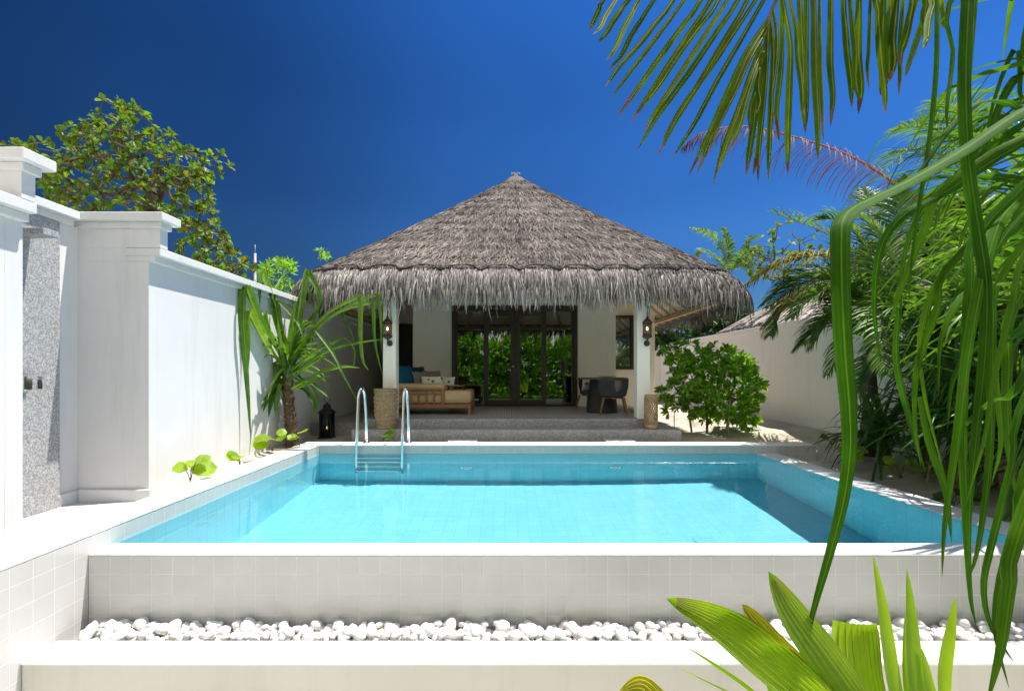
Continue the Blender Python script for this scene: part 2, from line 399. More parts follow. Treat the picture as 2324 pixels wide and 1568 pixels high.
mb.box(-3.03, -3.018, 3.76, 7.9, FZ, zt); mb.box(4.028, 4.04, 3.77, 7.89, FZ, zt); mb.box(-3.016, 4.026, 7.888, 7.9, FZ, zt); mb.box(-3.016, 4.026, 3.76, 3.772, FZ, zt)
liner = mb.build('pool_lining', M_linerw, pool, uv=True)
mb = MB(); mb.box(-3.03, 4.04, 3.76, 7.9, FZ - .1, FZ - .002); pfloor = mb.build('pool_floor', M_liner, pool, uv=True)
M_white_plastic = mat('white_plastic', (.75, .78, .78), .4)[0]
for lx, lz in ((-.646, -.85), (1.75, -.85)):
    mb = MB(); mb.lathe((0,0,0), [(.10, 0), (.10, .012), (.085, .018)], 24, M=Matrix.Rotation(R(90), 4, 'X')); mb.v = [(p[0]+lx, p[1]+7.886, p[2]+lz) for p in mb.v]
    lt = mb.build('underwater_light', M_chrome, pool)
    mb = MB(); mb.lathe((0,0,0), [(.07, .018), (.06, .026), (.02, .032)], 24, M=Matrix.Rotation(R(90), 4, 'X')); mb.v = [(p[0]+lx, p[1]+7.886, p[2]+lz) for p in mb.v]
    mb.build('lens', M_white_plastic, lt)
M_aqd = mat('drain_grey', (.2, .5, .58), .6)[0]
DR = []
for dx, dy in ((-1.16, 5.5), (.52, 5.5), (2.25, 5.6)):
    mb = MB(); mb.lathe((dx, dy, FZ), [(.12, .0), (.12, .01), (.11, .014)], 28); dr = mb.build('drain_cover', M_liner, pool, uv=True); DR.append(dr)
    mb = MB()
    for rr, n in ((.03, 6), (.06, 12), (.09, 18)):
        for k in range(n):
            a = k/n*6.283; mb.lathe((dx+rr*math.cos(a), dy+rr*math.sin(a), FZ+.0142), [(.008, 0), (.008, .001)], 6)
    DR.append(mb.build('drain_holes', M_aqd, dr))

def water_mat():
    m = bpy.data.materials.new('pool_water'); m.use_nodes = True; t = m.node_tree; t.nodes.remove(t.nodes['Principled BSDF'])
    gl = N(t, 'BsdfRefraction', IOR=1.333, Roughness=0.0); gl.inputs['Color'].default_value = (.93, .985, 1, 1)
    gs = N(t, 'BsdfGlossy', Roughness=0.0); fz = N(t, 'Fresnel', IOR=1.333); fm = N(t, 'Math', operation='MULTIPLY'); fm.inputs[1].default_value = .6; L(t, fz.outputs[0], fm.inputs[0])
    mx = N(t, 'MixShader'); L(t, fm.outputs[0], mx.inputs[0]); L(t, gl.outputs[0], mx.inputs[1]); L(t, gs.outputs[0], mx.inputs[2])
    g = pos(t); mp = N(t, 'Mapping'); mp.inputs['Scale'].default_value = (1, .6, 1); L(t, g, mp.inputs[0])
    n = noise_tex(t, 3.0, 2, .5, mp.outputs[0], .4); n2 = noise_tex(t, 11, 2, .5, g)
    b1 = N(t, 'Bump', Strength=.10, Distance=.02); L(t, n.outputs[0], b1.inputs['Height'])
    b2 = N(t, 'Bump', Strength=.05, Distance=.01); L(t, n2.outputs[0], b2.inputs['Height']); L(t, b1.outputs[0], b2.inputs['Normal'])
    L(t, b2.outputs[0], gl.inputs['Normal']); L(t, b2.outputs[0], gs.inputs['Normal']); L(t, mx.outputs[0], t.nodes['Material Output'].inputs[0])
    return m
mb = MB(); mb.smooth = True
nx, ny = 40, 26
for j in range(ny+1):
    for i in range(nx+1): mb.vert((lerp(-3.03, 4.04, i/nx), lerp(3.76, 7.9, j/ny), WZ))
for j in range(ny):
    for i in range(nx): a = j*(nx+1)+i; mb.face(a, a+1, a+nx+2, a+nx+1)
water = structure(mb.build('water', water_mat()))
CAUSTIC_RECEIVERS = [liner, pfloor] + DR
water.cycles.is_caustics_caster = True
for o in CAUSTIC_RECEIVERS: o.cycles.is_caustics_receiver = True
# ---------------------------------------------------------------- white garden walls
def cornice(mb, x0, x1, y0, y1, z, out=.12, s=(1,1,1,1)):        # two-step moulding topped by a slab at height z
    a, b_, c, d = s
    mb.cbox(x0-a*(out-.06), x1+b_*(out-.06), y0-c*(out-.06), y1+d*(out-.06), z-.15, z-.0855, c=.006)
    mb.cbox(x0-a*out, x1+b_*out, y0-c*out, y1+d*out, z-.085, z, c=.006)
gw = thing('garden_wall', 'tall white garden wall with stepped cornice and shower recess left of the pool', 'wall', (-4.0, 5, -.5))
mb = MB()
mb.box(-4.10, -3.85, 5.40, 22, -.5, 2.69); mb.box(-4.85, -3.85, 5.26, 5.399, -.5, 2.69); mb.box(-4.85, -3.73, 5.262, 5.38, 2.842, 3.05)
mb.box(-4.85, -4.61, 3.892, 5.258, -.5, 3.05); mb.box(-4.85, -3.85, 3.75, 3.89, -.5, 2.69); mb.box(-4.85, -3.73, 3.76, 3.87, 2.842, 3.05)
mb.box(-4.10, -3.85, .2, 3.749, -.5, 2.69); mb.box(-4.84, -4.1, 3.752, 3.872, 2.691, 2.841); mb.box(-4.84, -4.1, 5.262, 5.382, 2.691, 2.841)
mb.build('wall_face', M_wall, gw)
mb = MB()
cornice(mb, -4.10, -3.85, 5.265, 22, 2.84, s=(1,1,0,1)); cornice(mb, -4.10, -3.85, .2, 3.888, 2.84, s=(1,1,1,0))
cornice(mb, -4.85, -3.73, 5.26, 5.38, 3.198, .09); cornice(mb, -4.85, -3.73, 3.77, 3.87, 3.198, .09)
cornice(mb, -4.85, -4.61, 3.97, 5.165, 3.19, .11, s=(0,1,0,0))
mb.build('cornice', M_wall, gw)
mb = MB()
mb.cbox(-3.849, -3.81, 5.23, 22, -.3, .25, c=.006); mb.cbox(-4.58, -3.812, 5.222, 5.259, -.3, .248, c=.006); mb.cbox(-4.609, -4.582, 5.02, 5.258, -.3, .246, c=.006)
mb.cbox(-3.849, -3.81, .2, 3.92, -.3, .25, c=.006)
mb.build('baseboard', M_wall, gw)
sh = thing('outdoor_shower', 'grey granite shower panel with stone spout ledge and chrome valve in the wall recess', 'shower', (-4.58, 4.5, .12))
mb = MB(); mb.cbox(-4.608, -4.575, 4.0, 5.01, .121, 3.035, c=.004); mb.build('stone_panel', M_gran, sh)
mb = MB(); mb.cbox(-4.574, -4.30, 4.54, 4.70, 2.785, 2.845, c=.004); mb.build('spout_ledge', M_gran, sh)
mb = MB(); mb.cbox(-4.574, -4.55, 4.50, 4.66, 1.31, 1.49, c=.006); mb.cbox(-4.549, -4.47, 4.54, 4.62, 1.33, 1.47, c=.01); vl = mb.build('valve', M_chrome, sh)
mb = MB(); mb.cbox(-4.469, -4.36, 4.55, 4.60, 1.44, 1.465, c=.006); mb.cbox(-4.385, -4.36, 4.55, 4.60, 1.34, 1.439, c=.006); mb.build('lever', M_chrome, vl)
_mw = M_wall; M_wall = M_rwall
rw = thing('garden_wall', 'low white garden wall along the sandy bed right of the pool', 'wall', (6.4, 8, -.3))
mb = MB(); mb.box(6.3, 6.5, 1.0, 22, -.5, 2.54); mb.box(4.3, 6.299, 20, 20.2, -.5, 2.54); mb.build('wall_face', M_wall, rw)
mb = MB(); mb.cbox(6.27, 6.53, 1.0, 22, 2.50, 2.545, c=.006); mb.cbox(6.24, 6.56, 1.0, 22, 2.546, 2.63, c=.006); mb.build('cornice', M_wall, rw)
mb = MB(); mb.cbox(6.275, 6.299, 1.0, 19.9, -.3, .42, c=.005); mb.build('baseboard', M_wall, rw)
M_wall = _mw
pl = thing('planter_wall', 'low white tiled kerb of the pebble trough in front of the pool', 'planter', (.7, 3.16, -1.1))
mb = MB(); mb.cbox(-3.026, 5.2, 3.05, 3.285, -1.2, -.3205, c=.004); mb.build('render_face', M_beige, pl)
mb = MB(); mb.cbox(-3.026, 5.2, 3.038, 3.29, -.32, -.30, c=.006); mb.build('coping', M_cop, pl, uv=True)
mb = MB(); mb.box(-3.026, 5.2, 3.286, 3.539, -1.2, -.385); structure(mb.build('trough_bed', M_paleg))

# ---------------------------------------------------------------- villa
DZ = .65
villa = thing('villa', 'white thatched pool villa with dark timber glass doors under a wide conical roof', 'villa', (.27, 12.25, .1))
mb = MB()
WY = 12.25
mb.box(-2.35, -1.371, WY, WY+.2, .1, 4.3); mb.box(1.768, 2.73, WY, WY+.2, .1, 4.3); mb.box(-1.371, 1.768, WY, WY+.2, 3.17, 4.3)
mb.box(-2.35, -2.15, WY+.201, 18, .1, 4.2); mb.box(2.53, 2.73, WY+.201, 18, .1, 4.3)
wx0, wx1, wz0, wz1 = 2.98, 3.60, 1.58, 3.12
mb.box(2.731, wx0, 13.9, 14.1, .1, 4.0); mb.box(wx1, 4.16, 13.9, 14.1, .1, 4.0); mb.box(wx0, wx1, 13.9, 14.1, .1, wz0); mb.box(wx0, wx1, 13.9, 14.1, wz1, 4.0)
mb.box(-4.05, -2.351, 15.2, 15.4, .1, 4.0)
mb.build('wall', M_house, villa)
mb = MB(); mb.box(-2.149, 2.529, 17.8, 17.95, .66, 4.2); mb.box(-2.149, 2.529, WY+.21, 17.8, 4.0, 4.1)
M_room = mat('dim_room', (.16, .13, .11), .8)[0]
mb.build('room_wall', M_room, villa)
mb = MB()
mb.cbox(-2.62, 2.66, 8.94, WY, .1, DZ, c=.012); mb.box(-2.62, 2.66, WY+.001, 17.9, .1, DZ-.004)
mb.build('porch_floor', M_step, villa)
mb = MB(); mb.cbox(-2.72, 3.07, 8.56, 8.938, .1, .50, c=.012); mb.cbox(2.662, 3.07, 8.939, 13.85, .1, .498, c=.012); mb.build('step', M_step, villa)
mb = MB(); mb.cbox(3.072, 3.30, 10.8, 13.88, .1, .60, c=.01); mb.build('side_terrace', M_paleg, villa)
def pillar(x0, x1, y0, y1):
    mb = MB(); mb.cbox(x0, x1, y0, y1, DZ+.001, 3.25, c=.008); mb.build('pillar', M_house, villa)
pillar(-2.27, -2.03, 8.96, 9.2); pillar(2.39, 2.63, 8.96, 9.2); pillar(4.0, 4.15, 13.7, 13.88)
# floor pattern of the porch (a printed tile mat of small squares)
m, t, b = mat('patterned_floor_tile', (.3,.3,.3), .45); uvn = N(t, 'UVMap')
vo = N(t, 'TexVoronoi', feature='F1', distance='CHEBYCHEV', Scale=10.0); vo.inputs['Randomness'].default_value = 0; L(t, uvn.outputs[0], vo.inputs['Vector'])
vo2 = N(t, 'TexVoronoi', feature='F1', distance='EUCLIDEAN', Scale=20.0); vo2.inputs['Randomness'].default_value = 0; L(t, uvn.outputs[0], vo2.inputs['Vector'])
ra = ramp(t, vo.outputs['Distance'], [(.18, (.16,.165,.18)), (.22, (.50,.48,.45)), (.42, (.50,.48,.45)), (.46, (.2,.2,.21))])
rb = ramp(t, vo2.outputs['Distance'], [(.3, (.55,.55,.56)), (.36, (1,1,1))])
L(t, mixc(t, 1.0, ra.outputs[0], rb.outputs[0], 'MULTIPLY'), b.inputs['Base Color']); M_pat = m
mb = MB(); mb.box(-2.2, 2.3, 9.2, 12.2, DZ, DZ+.004); mb.build('floor_tiles', M_pat, villa, uv=True)
# glass
def glass_mat(name, refl=.42):
    m = bpy.data.materials.new(name); m.use_nodes = True; t = m.node_tree; t.nodes.remove(t.nodes['Principled BSDF'])
    gl = N(t, 'BsdfGlossy', Roughness=0.0); gl.inputs['Color'].default_value = (.50, .54, .51, 1)
    tr = N(t, 'BsdfTransparent'); tr.inputs['Color'].default_value = (.32, .33, .32, 1)
    fr = N(t, 'Fresnel', IOR=1.5); ad = N(t, 'Math', operation='ADD'); ad.inputs[1].default_value = refl; ad.use_clamp = True; L(t, fr.outputs[0], ad.inputs[0])
    mx = N(t, 'MixShader'); L(t, ad.outputs[0], mx.inputs[0]); L(t, tr.outputs[0], mx.inputs[1]); L(t, gl.outputs[0], mx.inputs[2])
    L(t, mx.outputs[0], t.nodes['Material Output'].inputs[0]); return m
M_glass = glass_mat('tinted_glass')
def pane(parent, x0, x1, z0, z1, y, name='pane'):
    mb = MB(); mb.box(x0, x1, y, y+.012, z0, z1); return mb.build(name, M_glass, parent)
mb = MB()
mb.cbox(-1.371, -1.285, 12.19, 12.40, DZ+.005, 3.17, c=.006); mb.cbox(1.682, 1.768, 12.19, 12.40, DZ+.005, 3.17, c=.006)
mb.cbox(-1.2845, 1.6815, 12.192, 12.40, 3.03, 3.169, c=.006); mb.cbox(-1.2845, 1.6815, 12.24, 12.40, DZ+.005, DZ+.05, c=.006)
mb.cbox(-1.2845, -1.245, 12.24, 12.38, DZ+.051, 3.029, c=.004); mb.cbox(1.64, 1.6815, 12.24, 12.38, DZ+.051, 3.029, c=.004)
fr = mb.build('door_frame', M_dark, villa)
pane(fr, -1.245, -.50, DZ+.05, 3.03, 12.345); pane(fr, .93, 1.64, DZ+.05, 3.03, 12.345)
for (a, b_, c, d, hx) in ((-.577, -.456, .092, .2105, None), (.2145, .337, .872, .992, .27)):
    mb = MB()
    mb.cbox(a, b_, 12.255, 12.31, DZ+.052, 3.028, c=.005); mb.cbox(c, d, 12.255, 12.31, DZ+.052, 3.028, c=.005)
    mb.cbox(b_+.0005, c-.0005, 12.257, 12.308, 2.91, 3.027, c=.005); mb.cbox(b_+.0005, c-.0005, 12.257, 12.308, DZ+.053, .815, c=.005)
    dl = mb.build('door', M_dark, villa); pane(dl, b_, c, .812, 2.913, 12.275)
    if hx is None:
        mb = MB(); mb.lathe((0,0,0), [(.032, 0), (.032, .008), (.012, .012), (.012, .045), (.026, .055), (.02, .065)], 16, M=Matrix.Rotation(R(90), 4, 'X')); mb.v = [(p[0]+.165, p[1]+12.254, p[2]+1.655) for p in mb.v]
        mb.build('handle', M_chrome, dl)
mb = MB()
mb.cbox(wx0, wx0+.07, 13.86, 14.05, wz0, wz1, c=.005); mb.cbox(wx1-.07, wx1, 13.86, 14.05, wz0, wz1, c=.005)
mb.cbox(wx0+.0705, wx1-.0705, 13.862, 14.05, wz1-.08, wz1-.001, c=.005); mb.cbox(wx0+.0705, wx1-.0705, 13.862, 14.05, wz0+.001, wz0+.08, c=.005)
wf = mb.build('window', M_dark, villa); pane(wf, wx0+.07, wx1-.07, wz0+.08, wz1-.08, 13.96)
mb = MB(); mb.cbox(-3.9, -2.36, 15.12, 15.198, DZ, 3.0, c=.006); mb.build('side_door', M_dark, villa)
mb = MB(); mb.box(-4.04, -2.63, 9.6, 17.9, .1, .5); mb.build('side_passage_floor', M_step, villa)
# roof ---------------------------------------------------------
RC = Vector((.24, 13.02, 0)); RA, RB = 4.46, 4.40
def sup(th, n):
    c, s_ = math.cos(th), math.sin(th)
    r = (abs(c)**n + abs(s_)**n) ** (-1/n)
    return r * c, r * s_
def roof_p(th, s, off=0):
    n = lerp(4.0, 9.5, min(1, s)); x, y = sup(th, n)
    if s <= .93: z = 6.72 - (6.72 - 3.40) * (s / .93) ** .985
    else:
        q = (s - .93) / .07; z = 3.36 - .42 * q ** 1.7
    return Vector((RC.x + RA * s * x, RC.y + RB * s * y, z - off))
def roof_n(th, s):
    a = roof_p(th, s); b_ = roof_p(th, min(1, s+.01)) - roof_p(th, max(0.001, s-.01)); c = roof_p(th+.01, s) - roof_p(th-.01, s)
    n = b_.cross(c).normalized(); 
    return n if n.z > 0 else -n
M_thatch = island('dry_thatch', [(.07,.062,.055), (.27,.232,.205), (.125,.108,.095), (.40,.35,.315), (.05,.045,.04), (.20,.172,.152)], .9, (.5, 1.2), .8)
M_thatch_under = island('packed_thatch', [(.09,.08,.07), (.12,.105,.09)], .95, (.6, 1.1), 20, 40)
roof = MB(); roof.smooth = True
NT, SS = 220, [.002, .05, .1, .2, .3, .4, .5, .6, .7, .8, .86, .925, .93, .95, .97, .99, 1.0]
for s in SS:
    for k in range(NT): roof.vert(roof_p(2*math.pi*k/NT, s))
for k in range(NT): p = roof_p(2*math.pi*k/NT, .995); roof.vert((p.x, p.y, 2.86))
for k in range(NT): p = roof_p(2*math.pi*k/NT, .90); roof.vert((p.x, p.y, 3.02))
for k in range(NT): p = roof_p(2*math.pi*k/NT, .6); roof.vert((p.x, p.y, 4.25))
for k in range(NT): p = roof_p(2*math.pi*k/NT, .01); roof.vert((p.x, p.y, 6.35))
for i in range(len(SS) + 3):
    for k in range(NT):
        k2 = (k+1) % NT; roof.face(i*NT+k, (i+1)*NT+k, (i+1)*NT+k2, i*NT+k2)
thatch = roof.build('roof', M_thatch_under, villa)
rng = random.Random(3)
def theta_sample(front=.86):
    while True:
        if rng.random() < front: th = rng.uniform(math.pi*1.03, math.pi*1.97) if rng.random() < .9 else rng.uniform(-.25, .3) + (0 if rng.random() < .6 else math.pi)
        else: th = rng.uniform(0, 2*math.pi)
        return th
def perim_theta():                                              # roughly even along the perimeter of the square-ish plan
    while True:
        th = theta_sample(); x, y = sup(th, 9.5)
        if rng.random() < (x*x + y*y) / 2.1: return th
st = MB()
for i in range(46000):
    s = .93 * math.sqrt(rng.random()) + .0; s = max(.015, s); th = perim_theta() if s > .4 else theta_sample()
    p = roof_p(th, s) + roof_n(th, s) * (rng.uniform(.0, .018) + .035 * ((s * 13 + .08*math.sin(th*9)) % 1))
    ln = rng.uniform(.13, .27); q_s = s + ln / 5.2
    if q_s > .945: q_s = .945
    dth = rng.gauss(0, .03) / max(.35, s) * .5
    q = roof_p(th + dth, min(q_s, .93)); nq = roof_n(th, s)
    if q_s > .93: q = q + (q - p).normalized() * .04
    q = q + nq * rng.uniform(.012, .05); mid = (p + q) / 2 + nq * .008
    d = (q - p).normalized(); sd = d.cross(nq).normalized(); sd = (sd + nq * rng.uniform(-.5, .5)).normalized()
    w_ = rng.uniform(.009, .024)
    st.ribbon([p, mid, q], [w_, w_ * 1.05, w_ * .35], sd)
st.build('thatch_surface', M_thatch, thatch)
fr_ = MB()
M_fringe = island('thatch_fringe', [(.09,.082,.076), (.40,.365,.34), (.15,.14,.13), (.56,.52,.48), (.035,.033,.032), (.27,.245,.23)], .85, (.7, 1.15), 2.0)
for i in range(23000):
    th = perim_theta(); layer = rng.random()
    s0 = .925 + .08 * (1 - layer ** .7)
    p = roof_p(th, min(s0, 1.0)); n = roof_n(th, min(s0, .995)); p = p + n * rng.uniform(0, .03)
    out = Vector((p.x - RC.x, p.y - RC.y, 0)).normalized(); x, y = sup(th, 9.5)
    g = Vector((abs(x)**8.5 * (1 if x > 0 else -1) / RA, abs(y)**8.5 * (1 if y > 0 else -1) / RB, 0)).normalized()
    tang = Vector((-g.y, g.x, 0))
    ln = rng.uniform(.2, .43) if rng.random() < .96 else rng.uniform(.4, .62)
    end_s = s0; pts = [p]; cur = p.copy(); d = (g * (.9 if s0 < .97 else .45) + Vector((0, 0, -.55 if s0 < .97 else -.8))).normalized()
    sw = rng.gauss(0, .24); K = 4
    curl = rng.gauss(0, .2)
    for k in range(K):
        d = (d + Vector((0, 0, -.42)) + g * (-.05) + tang * (sw * .35 + curl * k * .25)).normalized()
        cur = cur + d * ln / K; pts.append(cur.copy())
    w_ = rng.uniform(.009, .026); sd = (tang + g * rng.uniform(-.8, .8)).normalized()
    fr_.ribbon(pts, [w_*.9, w_, w_, w_*.8, w_*.2], sd)
fr_.build('thatch_fringe', M_fringe, thatch)
# scalloped net rope along the seam
sc = MB(); pts = []
per = []; acc = 0; last = None
for k in range(2401):
    th = 2*math.pi*k/2400; p = roof_p(th, .932)
    if last is not None: acc += (p - last).length
    per.append((acc, th)); last = p
TOT = acc; NSC = 44; wl = TOT / NSC; path = []; j = 0
for k in range(NSC * 10 + 1):
    a = TOT * k / (NSC * 10)
    while j < 2399 and per[j+1][0] < a: j += 1
    ph = (a % wl) / wl; lift = math.sin(math.pi * ph) ** .7
    p = roof_p(per[j][1], .945 - .026 * lift); n = roof_n(per[j][1], .92); path.append(p + n * .035 + Vector((0, 0, rng.uniform(-.006, .006))))
sc.tube(path, .022, 6, cap=False); sc.tube([p + Vector((0,0,-.03)) for p in path], .013, 5, cap=False)
sc.build('net_rope', M_net, thatch)
mb = MB()                                                      # lightning wire and cap
mb.tube([roof_p(-math.pi/2 + .02*math.sin(k*1.3), .02 + .9*k/24) + roof_n(-math.pi/2, .02 + .9*k/24)*.055 for k in range(25)], .008, 5); mb.build('ridge_wire', M_iron, thatch)
mb = MB(); mb.smooth = True
capP = [(.42, 6.42), (.40, 6.47), (.22, 6.62), (.08, 6.70), (.06, 6.76), (.0, 6.77)]
mb.lathe((RC.x, RC.y, 0), capP, 20, cap=False, wob=lambda th, z: 1 + .06*math.sin(5*th) + .04*math.sin(11*th))
cp = mb.build('ridge_cap', island('cap_thatch', [(.15,.13,.115), (.20,.175,.15)], .9, (.7, 1.1), 12, 60), thatch)
mb = MB()
for k in range(-2, 3): mb.cbox(RC.x + k*.05-.02, RC.x + k*.05+.02, RC.y-.05, RC.y+.05, 6.76, 6.79 + .012*((k*k) % 3), c=.004)
mb.build('metal_clip', M_gran, cp)
# timber under the roof
for k in range(44):
    th = 2*math.pi*(k+.5)/44
    a = roof_p(th, .955); b_ = roof_p(th, .28); a = Vector((a.x, a.y, 2.93)); b_ = Vector((b_.x, b_.y, 5.42)); c_ = roof_p(th, .6); c_ = Vector((c_.x, c_.y, 4.17)); a2 = roof_p(th, .905); a2 = Vector((a2.x, a2.y, 2.98))
    mb = MB(); d = (b_ - a); sd = d.cross(Vector((0,0,1))).normalized() * .03; up = Vector((0,0,.05))
    for (p, q) in ((a, a2), (a2, c_), (c_, b_)):
        v = [mb.vert(z) for z in (p-sd-up, p+sd-up, p+sd+up, p-sd+up, q-sd-up, q+sd-up, q+sd+up, q-sd+up)]
        mb.face(v[3], v[2], v[1], v[0]); mb.face(v[4], v[5], v[6], v[7]); mb.face(v[0], v[1], v[5], v[4]); mb.face(v[1], v[2], v[6], v[5]); mb.face(v[2], v[3], v[7], v[6]); mb.face(v[3], v[0], v[4], v[7])
    mb.build('rafter', M_timber, thatch)
M_ceil = stucco('cream_ceiling', (.86, .81, .71), .04)
mb = MB(); mb.smooth = True
for s0, z0, sc_ in ((.90, 3.025, .90), (.6, 4.26, .6), (.3, 5.35, .3), (.01, 6.36, .01)):
    for k in range(80): p = roof_p(2*math.pi*k/80, s0); mb.vert((p.x, p.y, z0 - .012))
for i in range(3):
    for k in range(80): k2 = (k+1) % 80; mb.face(i*80+k, i*80+k2, (i+1)*80+k2, (i+1)*80+k)
mb.build('ceiling_boards', M_ceil, thatch)
mb = MB()
ex, ey = 3.98, 3.95
for (sx, sy) in ((1,1),(1,-1),(-1,1),(-1,-1)): mb.tube([(RC.x+sx*(ex-.75), RC.y+sy*ey, 2.91), (RC.x+sx*ex, RC.y+sy*(ey-.75), 2.91)], .06, 4)
for (a, b_, c, d) in ((RC.x-ex+.78, RC.x+ex-.78, RC.y-ey-.05, RC.y-ey+.05), (RC.x-ex+.78, RC.x+ex-.78, RC.y+ey-.05, RC.y+ey+.05), (RC.x-ex-.05, RC.x-ex+.05, RC.y-ey+.78, RC.y+ey-.78), (RC.x+ex-.05, RC.x+ex+.05, RC.y-ey+.78, RC.y+ey-.78)):
    mb.cbox(a, b_, c, d, 2.86 if True else 0, 2.96, c=.006)
mb.build('eave_beam', M_timber, villa)
# stepping slabs between pool and porch
for x0 in (-1.0, 1.68):
    mb = MB(); mb.cbox(x0, x0+.5, 8.253, 8.53, .286, .345, c=.008); o = mb.build('stepping_slab', M_paleg)
    props(o, 'pale stone slab behind the pool edge, ' + ('nearer the steel ladder' if x0 < 0 else 'nearer the cane candle holder'), 'stepping stone', 'stepping slabs at the pool edge')
# ---------------------------------------------------------------- pool ladder
lad = thing('pool_ladder', 'polished steel pool ladder with two arched handrails at the far pool edge', 'ladder', (-2.0, 8.1, .33))
for xr, xf in ((-2.33, -2.40), (-1.63, -1.67)):
    pts = [(xr, 8.12, .34), (xr, 8.12, .62), (xr-.005, 8.10, .9), (xr-.01, 8.08, 1.05)]
    for k in range(1, 10):
        a = math.pi * k / 10; pts.append((lerp(xr-.01, xf+.015, k/10), 8.08 - .12 + .12*math.cos(a), 1.05 + .19*math.sin(a)))
    pts += [(xf+.02, 7.84, 1.0), (xf+.012, 7.825, .7), (xf, 7.815, .35), (xf, 7.81, 0), (xf, 7.81, -.6), (xf, 7.81, WZ-1.32)]
    mb = MB(); mb.tube(pts, .024, 14); r_ = mb.build('handrail', M_chrome, lad); CAUSTIC_RECEIVERS.append(r_)
    mb = MB(); mb.lathe((xr, 8.12, .3305), [(.055, 0), (.055, .008), (.042, .02), (.03, .024)], 22); mb.build('foot_flange', M_chrome, r_)
for d in (.25, .56, .88, 1.2):
    mb = MB(); mb.cbox(-2.395, -1.68, 7.77, 7.85, WZ-d-.014, WZ-d+.014, c=.006); mb.cbox(-2.37, -2.32, 7.75, 7.87, WZ-d-.02, WZ-d-.015, c=.002); mb.cbox(-1.75, -1.70, 7.75, 7.87, WZ-d-.02, WZ-d-.015, c=.002)
    r_ = mb.build('rung', M_chrome, lad); CAUSTIC_RECEIVERS.append(r_)
for o in CAUSTIC_RECEIVERS: o.cycles.is_caustics_receiver = True

# ---------------------------------------------------------------- white pebbles
M_peb = island('white_pebble', [(.84,.83,.81), (.66,.64,.62), (.88,.88,.87), (.74,.70,.64), (.85,.85,.84), (.68,.67,.66)], .55, (.93, 1.02), 30, 60)
peb_meshes = []
rp = random.Random(11)
def ico_pebble(k):
    import bmesh
    bm = bmesh.new(); bmesh.ops.create_icosphere(bm, subdivisions=2, radius=1)
    off = Vector((k*3.1, k*1.7, k)); sx, sy, sz = rp.uniform(.85, 1.35), rp.uniform(.7, 1), rp.uniform(.5, .75)
    for v in bm.verts:
        d = 1 + .22 * noise.noise(v.co * 1.1 + off); v.co = Vector((v.co.x*sx*d, v.co.y*sy*d, v.co.z*sz*d))
    for f in bm.faces: f.smooth = True
    me = bpy.data.meshes.new('pebble'); bm.to_mesh(me); bm.free(); me.materials.append(M_peb); return me
peb_meshes = [ico_pebble(k) for k in range(12)]
spots = []
def peb_z(x, y, r):
    base = -.366
    for (a, b_, c, q) in spots:
        d = math.hypot(a-x, b_-y)
        if d < (r+q)*.62: base = max(base, min(-.31, c + (r+q)*.22))
    return base
vis = []
for layer in range(2):
    x = -2.98
    for row, yy in enumerate((3.32, 3.365, 3.41, 3.455, 3.505)):
        x = -2.99 + rp.uniform(0, .03)
        while x < 4.1:
            r = rp.uniform(.022, .040) if rp.random() < .85 else rp.uniform(.04, .054)
            if layer == 1 and rp.random() < .25: x += r*2; continue
            y = min(3.50, max(3.335, yy + rp.uniform(-.015, .015)))
            z = peb_z(x, y, r*.9) + r*.35; spots.append((x, y, z, r)); x += r * (1.45 if layer == 0 else 1.9)
            vis.append((z*1.0 - (0 if y > 3.36 else -.05) + r*.5, x, y, z, r))
vis.sort(reverse=True)
PG = 'white pebbles in the trough before the pool'
for i, (_, x, y, z, r) in enumerate(vis[:300]):
    o = bpy.data.objects.new('pebble', peb_meshes[i % 12]); COL.objects.link(o); o.location = (x, y, z); o.scale = (r, r, r)
    o.rotation_euler = (rp.uniform(-.7, .7), rp.uniform(-.7, .7), rp.uniform(0, 6.28))
    props(o, 'smooth white pebble lying in the trough between pool wall and kerb', 'pebble', PG)
mb = MB(); mb.smooth = True
for (_, x, y, z, r) in vis[300:]:
    me = peb_meshes[rp.randrange(12)]; M = Matrix.Translation((x, y, z)) @ Matrix.Rotation(rp.uniform(0, 6.28), 4, 'Z') @ Matrix.Rotation(rp.uniform(-.6, .6), 4, 'X') @ Matrix.Scale(r, 4)
    b0 = len(mb.v)
    for v in me.vertices: mb.v.append(tuple(M @ v.co))
    for p in me.polygons: mb.face(*[b0 + q for q in p.vertices])
if mb.v: props(mb.build('pebbles', M_peb), kind='stuff')

# ---------------------------------------------------------------- porch furniture
bed = thing('daybed', 'slatted teak daybed with beige mattress and bolster at the left of the porch', 'daybed', (-1.5, 10.3, DZ))
x0, x1, y0, y1 = -2.42, -.72, 9.78, 11.05
M_cream = stucco('beige_canvas', (.56, .40, .21), .04)
mb = MB(); mb.cbox(x0, x1, y0, y0+.045, .785, .865, c=.006); mb.cbox(x0, x1, y1-.045, y1, .785, .865, c=.006); mb.cbox(x0, x0+.045, y0+.046, y1-.046, .785, .865, c=.006); mb.cbox(x1-.045, x1, y0+.046, y1-.046, .785, .865, c=.006)
mb.cbox(x0+.05, x1-.05, y0+.05, y1-.05, .83, .862, c=.003); mb.build('frame', M_teak, bed)
for lx, ly in ((x0+.03, y0+.002), (x1-.058, y0+.002), (x0+.03, y1-.06), (x1-.058, y1-.06)):
    mb = MB(); mb.cbox(lx, lx+.055, ly, ly+.055, DZ+.0005, .784, c=.006); mb.build('leg', M_teak, bed)
mb = MB()
for k, xx in enumerate((-2.40, -2.10, -1.93, -1.78, -1.62, -1.47)): mb.cbox(xx, xx+.035, y0+.004, y0+.034, .866, 1.149, c=.004)
